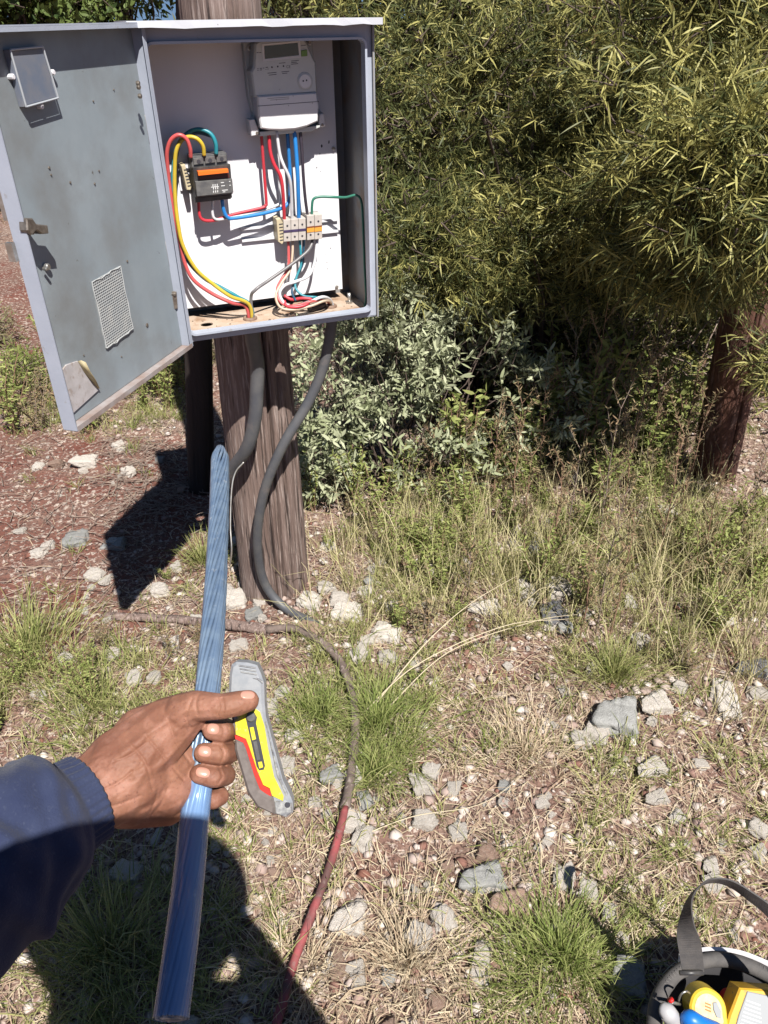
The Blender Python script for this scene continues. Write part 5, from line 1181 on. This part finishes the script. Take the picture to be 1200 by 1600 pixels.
# crease relief at thumb joint is left to shading; body: coarse voxel mesh
bm = bmesh.new()
HX, HY = .0, -.21
ell_mesh(bm, (HX, HY-.02, 1.60), (.077, .098, .115)); ell_mesh(bm, (HX, HY+.03, 1.54), (.055, .065, .060))
ell_mesh(bm, (HX, HY+.087, 1.585), (.013, .016, .022)); ell_mesh(bm, (HX-.078, HY-.01, 1.585), (.010, .02, .032)); ell_mesh(bm, (HX+.078, HY-.01, 1.585), (.010, .02, .032))
ell_mesh(bm, (HX, HY+.078, 1.538), (.024, .013, .010))
caps_mesh(bm, (HX, HY-.03, 1.53), (-.04, HY-.05, 1.38), .055, .06)
SH_L = (-.200, -.16, 1.36); EL_L = (-.40, .13, 1.13); SH_R = (.14, -.24, 1.36); EL_R = (.24, -.22, 1.12); WR_R = (.09, -.10, 1.45)
caps_mesh(bm, (-.05, -.26, 1.30), (-.05, -.27, .98), .13, .13); caps_mesh(bm, (-.19, -.22, 1.34), (.10, -.25, 1.34), .06, .06)
caps_mesh(bm, SH_L, EL_L, .05, .042); caps_mesh(bm, EL_L, at(60, 1290, .53), .042, .028)
caps_mesh(bm, SH_R, EL_R, .05, .042); caps_mesh(bm, EL_R, WR_R, .042, .027); caps_mesh(bm, WR_R, (.075, -.075, 1.50), .030, .026)
for k in range(4): caps_mesh(bm, (.085-.002*k, -.070, 1.480+.019*k), (.055, -.045, 1.485+.018*k), .009, .008); caps_mesh(bm, (.055, -.045, 1.485+.018*k), (.040, -.055, 1.485+.018*k), .008, .007)
caps_mesh(bm, (.075, -.085, 1.475), (.045, -.095, 1.50), .012, .009)
for sx_ in (-.10, .10):
    caps_mesh(bm, (-.05+sx_, -.28, .95), (-.05+sx_*1.1, -.27, .50), .088, .062); caps_mesh(bm, (-.05+sx_*1.1, -.27, .50), (-.05+sx_*1.2, -.31, .09), .056, .036)
    caps_mesh(bm, (-.05+sx_*1.2, -.32, .05), (-.05+sx_*1.3, -.17, .035), .042, .034)
BV, BFc = voxel(bm, .007, 3)
mm = MB(); mm.V = [tuple(v) for v in HV]; mm.F = list(HF); mm.add(BV, BFc)
# keep the bare body inside the clothes: one mesh
body = mm.build('body', SKIN, person, True)
# clothes: torso, legs, right sleeve as one remeshed suit; left sleeve finely modelled with folds
bm = bmesh.new()
caps_mesh(bm, (-.05, -.26, 1.30), (-.05, -.27, .96), .148, .15); caps_mesh(bm, (-.165, -.22, 1.335), (.10, -.25, 1.335), .078, .078)
caps_mesh(bm, SH_L, EL_L, .066, .062); caps_mesh(bm, SH_R, EL_R, .070, .060); caps_mesh(bm, EL_R, (.115, -.13, 1.40), .058, .038)
for sx_ in (-.10, .10):
    caps_mesh(bm, (-.05+sx_, -.28, .95), (-.05+sx_*1.1, -.27, .50), .105, .085); caps_mesh(bm, (-.05+sx_*1.1, -.27, .50), (-.05+sx_*1.2, -.31, .11), .08, .065)
V, F = voxel(bm, .008, 4); mk('overalls', V, F, CLOTH, person, True)
# left sleeve
C0 = at(138, 1246, .552); ax0 = np.array(EL_L); Pn = [ax0, ax0+(C0-ax0)*.35+[0, 0, -.006], ax0+(C0-ax0)*.68+[0, 0, -.003], ax0+(C0-ax0)*.86, C0]
P = catmull(Pn, 26); n = len(P); tt = np.linspace(0, 1, n)
Rr = np.interp(tt, [0, .3, .6, .78, .86, .90, .95, 1], [.072, .066, .058, .050, .042, .0335, .0325, .0320])
r_ = np.random.default_rng(5)
def sprof(a, t):
    f = np.zeros_like(a)
    amp = np.interp(t, [0, .5, .82, .88, 1], [.8, 1, 1.1, .15, .05])
    for k in range(7):
        a0 = k*.9+.4; f += amp*.085*np.exp(-(((a-a0-1.6*math.sin(t*5+k)+pi) % (2*pi)-pi)/.30)**2)*math.sin(t*24+k*2.1)
    f += amp*.03*np.sin(a*2+t*14)+amp*.03*np.sin(a*5-t*30+math.sin(t*17)*1.5)+amp*.016*np.sin(a*9+t*47)
    if t > .89: f = f+.022*np.sin(a*34)
    return 1+f
V, F = tube_arr(P, Rr, 160, prof=sprof, caps=False)
o = mk('sleeve', V, F, CLOTH, person, True); sm_ = o.modifiers.new('s', 'SOLIDIFY'); sm_.thickness = .0016; sm_.offset = -1
# nails
HC = (HV-CAMP); hd = HC@_F; hx = (HC@_R)/hd*FPX+600; hy = 800-(HC@_U)/hd*FPX
def sdepth(px, py, r=4.0):
    q = (hx-px)**2+(hy-py)**2; m_ = q < r*r
    if not m_.any(): return None
    dm = hd[m_].min(); k = m_ & (hd < dm+.0022); w_ = 1/(q[k]+.6); return float((hd[k]*w_).sum()/w_.sum())
def nail(px, py, wp_, hp_, tilt):
    ca, sa = cos(tilt), sin(tilt); V_, F_ = [], []; rings, sg = 6, 20
    S_ = [(X, Y, sdepth(X, Y)) for X in np.linspace(px-wp_*.8, px+wp_*.8, 7) for Y in np.linspace(py-hp_*.8, py+hp_*.8, 7)]
    S_ = np.array([q for q in S_ if q[2]]); A_ = lambda X, Y: np.stack([X*0+1, X-px, Y-py, (X-px)**2, (Y-py)**2, (X-px)*(Y-py)], -1)
    cf = np.linalg.lstsq(A_(S_[:, 0], S_[:, 1]), S_[:, 2], rcond=None)[0]
    for i in range(rings+1):
        for j in range(sg if i else 1):
            a = j/sg*2*pi; q = i/rings; x = wp_*q*np.sign(cos(a))*abs(cos(a))**.8; y = hp_*q*np.sign(sin(a))*abs(sin(a))**.8
            X = px+x*ca-y*sa; Y = py+x*sa+y*ca; d_ = float(A_(np.array(X), np.array(Y))@cf); V_.append(at(X, Y, d_-.0011+.0008*q**6))
    for j in range(sg): F_.append((0, 1+(j+1) % sg, 1+j))
    for i in range(rings-1):
        for j in range(sg): k = (j+1) % sg; F_.append((1+i*sg+j, 1+i*sg+k, 1+(i+1)*sg+k, 1+(i+1)*sg+j))
    mk('fingernail', V_, F_, NAIL, person, True)
nail(333, 1139, 9.5, 8.5, .15); nail(320, 1174, 10, 8.5, .1); nail(317, 1207, 11, 8.0, .2); nail(387, 1086, 11, 6.5, .05)
# face and hat (behind the camera)
for sx_ in (-.03, .03):
    bm = bmesh.new(); ell_mesh(bm, (HX+sx_, HY+.066, 1.60), (.012, .010, .009), 2); V = [tuple(v.co) for v in bm.verts]; bm.verts.index_update(); F = [tuple(v.index for v in f.verts) for f in bm.faces]; bm.free()
    mk('eye', V, F, M('eye', (.6, .6, .58), .2), person, True)
bm = bmesh.new(); ell_mesh(bm, (HX, HY-.035, 1.625), (.084, .098, .108), 3); bm.verts.index_update(); V = [tuple(v.co) for v in bm.verts]; F = [tuple(v.index for v in f.verts) for f in bm.faces if f.calc_center_median().y < HY+.045]; bm.free(); mk('hair', V, F, HAIRM, person, True)
n = 40; V, F = [], []
for rr_, z in ((.0, 1.765), (.06, 1.76), (.088, 1.735), (.098, 1.665), (.12, 1.655), (.175, 1.628), (.178, 1.632), (.12, 1.660), (.101, 1.669)):
    V += [(HX+rr_*cos(t*2*pi/n), HY-.02+rr_*1.08*sin(t*2*pi/n), z) for t in range(n)]
for k in range(8):
    for t in range(n): u_ = (t+1) % n; F.append((k*n+t, k*n+u_, (k+1)*n+u_, (k+1)*n+t))
mk('sun_hat', V, F, HATM, person, True)
for sx_ in (-.12, .12):
    bm = bmesh.new(); caps_mesh(bm, (-.05+sx_, -.33, .055), (-.05+sx_*1.1, -.16, .045), .052, .044); caps_mesh(bm, (-.05+sx_, -.33, .06), (-.05+sx_, -.32, .18), .052, .05); V, F = voxel(bm, .008, 3); V[:, 2] = np.maximum(V[:, 2], .0)
    mk('boot', V, F, BLACKP, person, True)
ph = thing('phone', 'dark phone held up in the right hand', 'phone', (0.01, -.032, 1.52))
m1 = MB(); m1.add([(x, y, z) for y in (-.040, -.032) for z in (1.475, 1.555) for x in (-.08, .08)], [(0, 1, 3, 2), (4, 6, 7, 5), (0, 4, 5, 1), (2, 3, 7, 6), (0, 2, 6, 4), (1, 5, 7, 3)]); m1.build('phone_case', BLACKP, ph)

# ------------------------------------------------------------------ tool bag
bc = at(1172, 1652, 1.24); RB = .152; zr = bc[2]
gb0 = float(gz(bc[0], bc[1]))
bag = thing('tool_bag', 'round black tool bag with a carrying strap at the lower right corner', 'bag', (bc[0], bc[1], gb0))
n = 64; V, F = [], []
prof_ = [(.0, gb0+.01), (RB*.95, gb0+.006), (RB*1.02, gb0+.05), (RB*1.0, zr-.05), (RB*1.01, zr-.002), (RB*.965, zr-.002), (RB*.95, zr-.06), (RB*.9, gb0+.03), (0, gb0+.025)]
for rr_, z in prof_: V += [(bc[0]+rr_*cos(t*2*pi/n), bc[1]+rr_*sin(t*2*pi/n), z+.004*sin(t*.6)) for t in range(n)]
for k in range(len(prof_)-1):
    for t in range(n): u_ = (t+1) % n; F.append((k*n+t, k*n+u_, (k+1)*n+u_, (k+1)*n+t))
mk('bag_body', V, F, BAGM, bag, True)
V, F = tube_arr([np.array([bc[0]+RB*.985*cos(t*2*pi/n), bc[1]+RB*.985*sin(t*2*pi/n), zr+.004+.003*sin(t*.5)]) for t in range(n+1)], .0125, 12, caps=False)
mk('rim_binding', V, F, WEBB, bag, True)
# stitches along the rim
m1 = MB()
for t in range(0, 150):
    a = t/150*2*pi; p = np.array([bc[0]+RB*.965*cos(a), bc[1]+RB*.965*sin(a), zr+.0125]); q = np.array([bc[0]+RB*1.0*cos(a+.01), bc[1]+RB*1.0*sin(a+.01), zr+.0145])
    V, F = tube_arr([p, (p+q)/2+[0, 0, .001], q], .0009, 4); m1.add(V, F)
m1.build('rim_stitching', M('stitch', (.14, .13, .125), .8), bag)
# strap
def ribbon(pts, wd, th, side, mat, name, parent, sm=10):
    P_ = catmull(pts, sm); S_ = catmull(side, sm); T_ = unit(np.gradient(P_, axis=0)); S_ = unit(S_); N_ = unit(np.cross(T_, S_)); V_, F_ = [], []
    for i in range(len(P_)):
        for a, b in ((-1, -1), (1, -1), (1, 1), (-1, 1)): V_.append(P_[i]+S_[i]*wd/2*a+N_[i]*th/2*b)
    for i in range(len(P_)-1):
        for j in range(4): k = (j+1) % 4; F_.append((i*4+j, i*4+k, (i+1)*4+k, (i+1)*4+j))
    F_ += [(3, 2, 1, 0), tuple(len(V_)-4+j for j in range(4))]
    return mk(name, V_, F_, mat, parent)
sp = [at(1083, 1518, 1.27), at(1078, 1480, 1.25), at(1072, 1445, 1.23), at(1077, 1408, 1.21), at(1092, 1386, 1.20), at(1112, 1376, 1.19), at(1140, 1380, 1.18), at(1172, 1400, 1.17), at(1210, 1432, 1.165), at(1260, 1500, 1.17), at(1285, 1600, 1.2)]
rs = [unit(ray(a, b)) for a, b in ((1083, 1518), (1078, 1480), (1072, 1445), (1077, 1408), (1092, 1386), (1112, 1376), (1140, 1380), (1172, 1400), (1210, 1432), (1260, 1500), (1285, 1600))]
_wt = [(1, 0), (.95, 0), (.6, 0), (.22, 0), (.08, .05), (0, .16), (.08, .28), (.15, .38), (.25, .42), (.6, .3), (1, 0)]
sd = [_R*a+_U*b-r*math.sqrt(max(0, 1-a*a-b*b)) for (a, b), r in zip(_wt, rs)]
ribbon(sp, .036, .0024, sd, WEBB, 'strap', bag)
m1 = MB(); pb_ = at(1080, 1520, 1.262)
V, F = tube_arr([pb_-_R*.019, pb_+_R*.019], .004, 8); m1.add(V, F); m1.build('strap_ring', BLACKP, bag, True)
# white cloth hanging over the back rim
wc = ribbon([np.array([bc[0]+(RB+.016)*cos(a), bc[1]+(RB+.014)*sin(a), zr-.002]) for a in (1.95, 1.75, 1.5, 1.25, 1.0)], .018, .008, [np.array([0, .3, 1.])]*5, WHITEC, 'cloth', None)
settag(wc, 'white cloth laid over the back rim of the tool bag', 'cloth')
# contents
def discthing(name, label, cat, c, nrm, rad, th, mats, ry=None, up=None):
    nrm = unit(np.array(nrm, float)); X = unit(np.cross(up if up is not None else _U, nrm)); Z = np.cross(nrm, X); f = Fr(c, X, Z, nrm)
    t_ = thing(name, label, cat, c-nrm*th, 0)
    return t_, f
tcn = -_F+_U*.25; t_, f = discthing('tape_measure', 'yellow tape measure standing in the tool bag', 'tape measure', at(1107, 1577, 1.27), tcn, .03, .03, None)
P_ = [f.px(*q, 0) for q in ((1078, 1572), (1082, 1558), (1090, 1548), (1102, 1544), (1114, 1547), (1126, 1556), (1134, 1570), (1137, 1590), (1136, 1610), (1096, 1615), (1086, 1600), (1080, 1586))]; P_ = [tuple(v) for v in catmull(np.array(P_+P_[:1]), 5)[:-1]]
m1 = MB(); f.prism(m1, P_, 0, -.035, .003); m1.build('case', TAPEY, t_)
cx_, cz_ = np.mean(P_, 0); m1 = MB(); f.prism(m1, [((a-cx_)*.74+cx_, (b-cz_)*.74+cz_) for a, b in P_], .0012, .0002, .0004); lb_ = m1.build('label_disc', TAPEP, t_)
m1 = MB(); 
for k in range(3): dash(f, m1, 1102, 1566+k*5, 9, 2.4, .0014, .4)
m1.build('printed_text', M('orange_print', (.5, .16, .03), .5), lb_)
m1 = MB(); f.pprism(m1, [(1114, 1567), (1120, 1566), (1127, 1580), (1127, 1592), (1120, 1590), (1115, 1578)], .003, .0011, .0008); m1.build('lock_slider', METERG, t_)
mn = -_F+_U*.3; t_, f = discthing('multimeter', 'yellow and grey multimeter standing at the right in the tool bag', 'multimeter', at(1180, 1580, 1.27), mn, .03, .03, None)
m1 = MB(); f.pprism(m1, [(1156, 1544), (1215, 1548), (1230, 1620), (1130, 1625), (1140, 1585)], 0, -.04, .003); m1.build('holster', METERY, t_)
m1 = MB(); f.pprism(m1, [(1168, 1549), (1200, 1556), (1222, 1600), (1222, 1615), (1146, 1618), (1155, 1585)], .002, .0003, .001); fc = m1.build('face_plate', METERG, t_)
m1 = MB()
for k in range(7): dash(f, m1, 1166-k*1.5, 1562+k*6, 22+k*2, 2.0, .0023, .35)
m1.build('printed_text', M('pale_text', (.55, .57, .58), .5), fc)
m1 = MB(); tube(m1, [at(1070, 1597, 1.25), at(1078, 1592, 1.24), at(1096, 1602, 1.24), at(1120, 1612, 1.25)], [.009, .014, .014, .014], 14, 6); settag(m1.build('blue_tool', BLUEH, None, True, loc=at(1090, 1600, 1.25)), 'tool with a bright blue handle in the tool bag', 'hand tool')
m1 = MB(); tube(m1, [at(1138, 1556, 1.31), at(1146, 1580, 1.33), at(1148, 1610, 1.36)], .014, 12, 4); settag(m1.build('red_tool', REDH, None, True, loc=at(1146, 1600, 1.34)), 'red-handled tool between tape measure and multimeter', 'hand tool')
m1 = MB(); tube(m1, [at(1034, 1577, 1.25), at(1042, 1581, 1.245), at(1052, 1596, 1.26), at(1056, 1620, 1.28)], [.009, .0145, .0145, .012], 12, 5); settag(m1.build('grey_tool', M('grey_handle', (.42, .41, .42), .4), None, True, loc=at(1048, 1600, 1.26)), 'tool with a pale grey rounded end at the left of the bag', 'hand tool')
m1 = MB(); tube(m1, [at(1044, 1566, 1.27), at(1052, 1567, 1.27), at(1062, 1569, 1.28)], [.0026, .0026, .0026], 10, 3); settag(m1.build('screwdriver_shaft', ZINC, None, True, loc=at(1052, 1567, 1.27)), 'short shiny metal shaft at the left inside the tool bag', 'hand tool')
m1 = MB(); tube(m1, [at(1047, 1561, 1.262), at(1049, 1564, 1.262)], .005, 10); settag(m1.build('red_tipped_tool', REDH, None, True, loc=at(1048, 1562, 1.262)), 'tool with a tiny red tip at the left rim of the tool bag', 'hand tool')
m1 = MB()
tube(m1, [at(1060, 1565, 1.28), at(1064, 1554, 1.27), at(1072, 1549, 1.27), at(1078, 1552, 1.28)], .0018, 6, 5)
settag(m1.build('wire_hook', ZINC, None, True, loc=at(1064, 1560, 1.28)), 'thin bent wire hook left of the tape measure', 'hook')
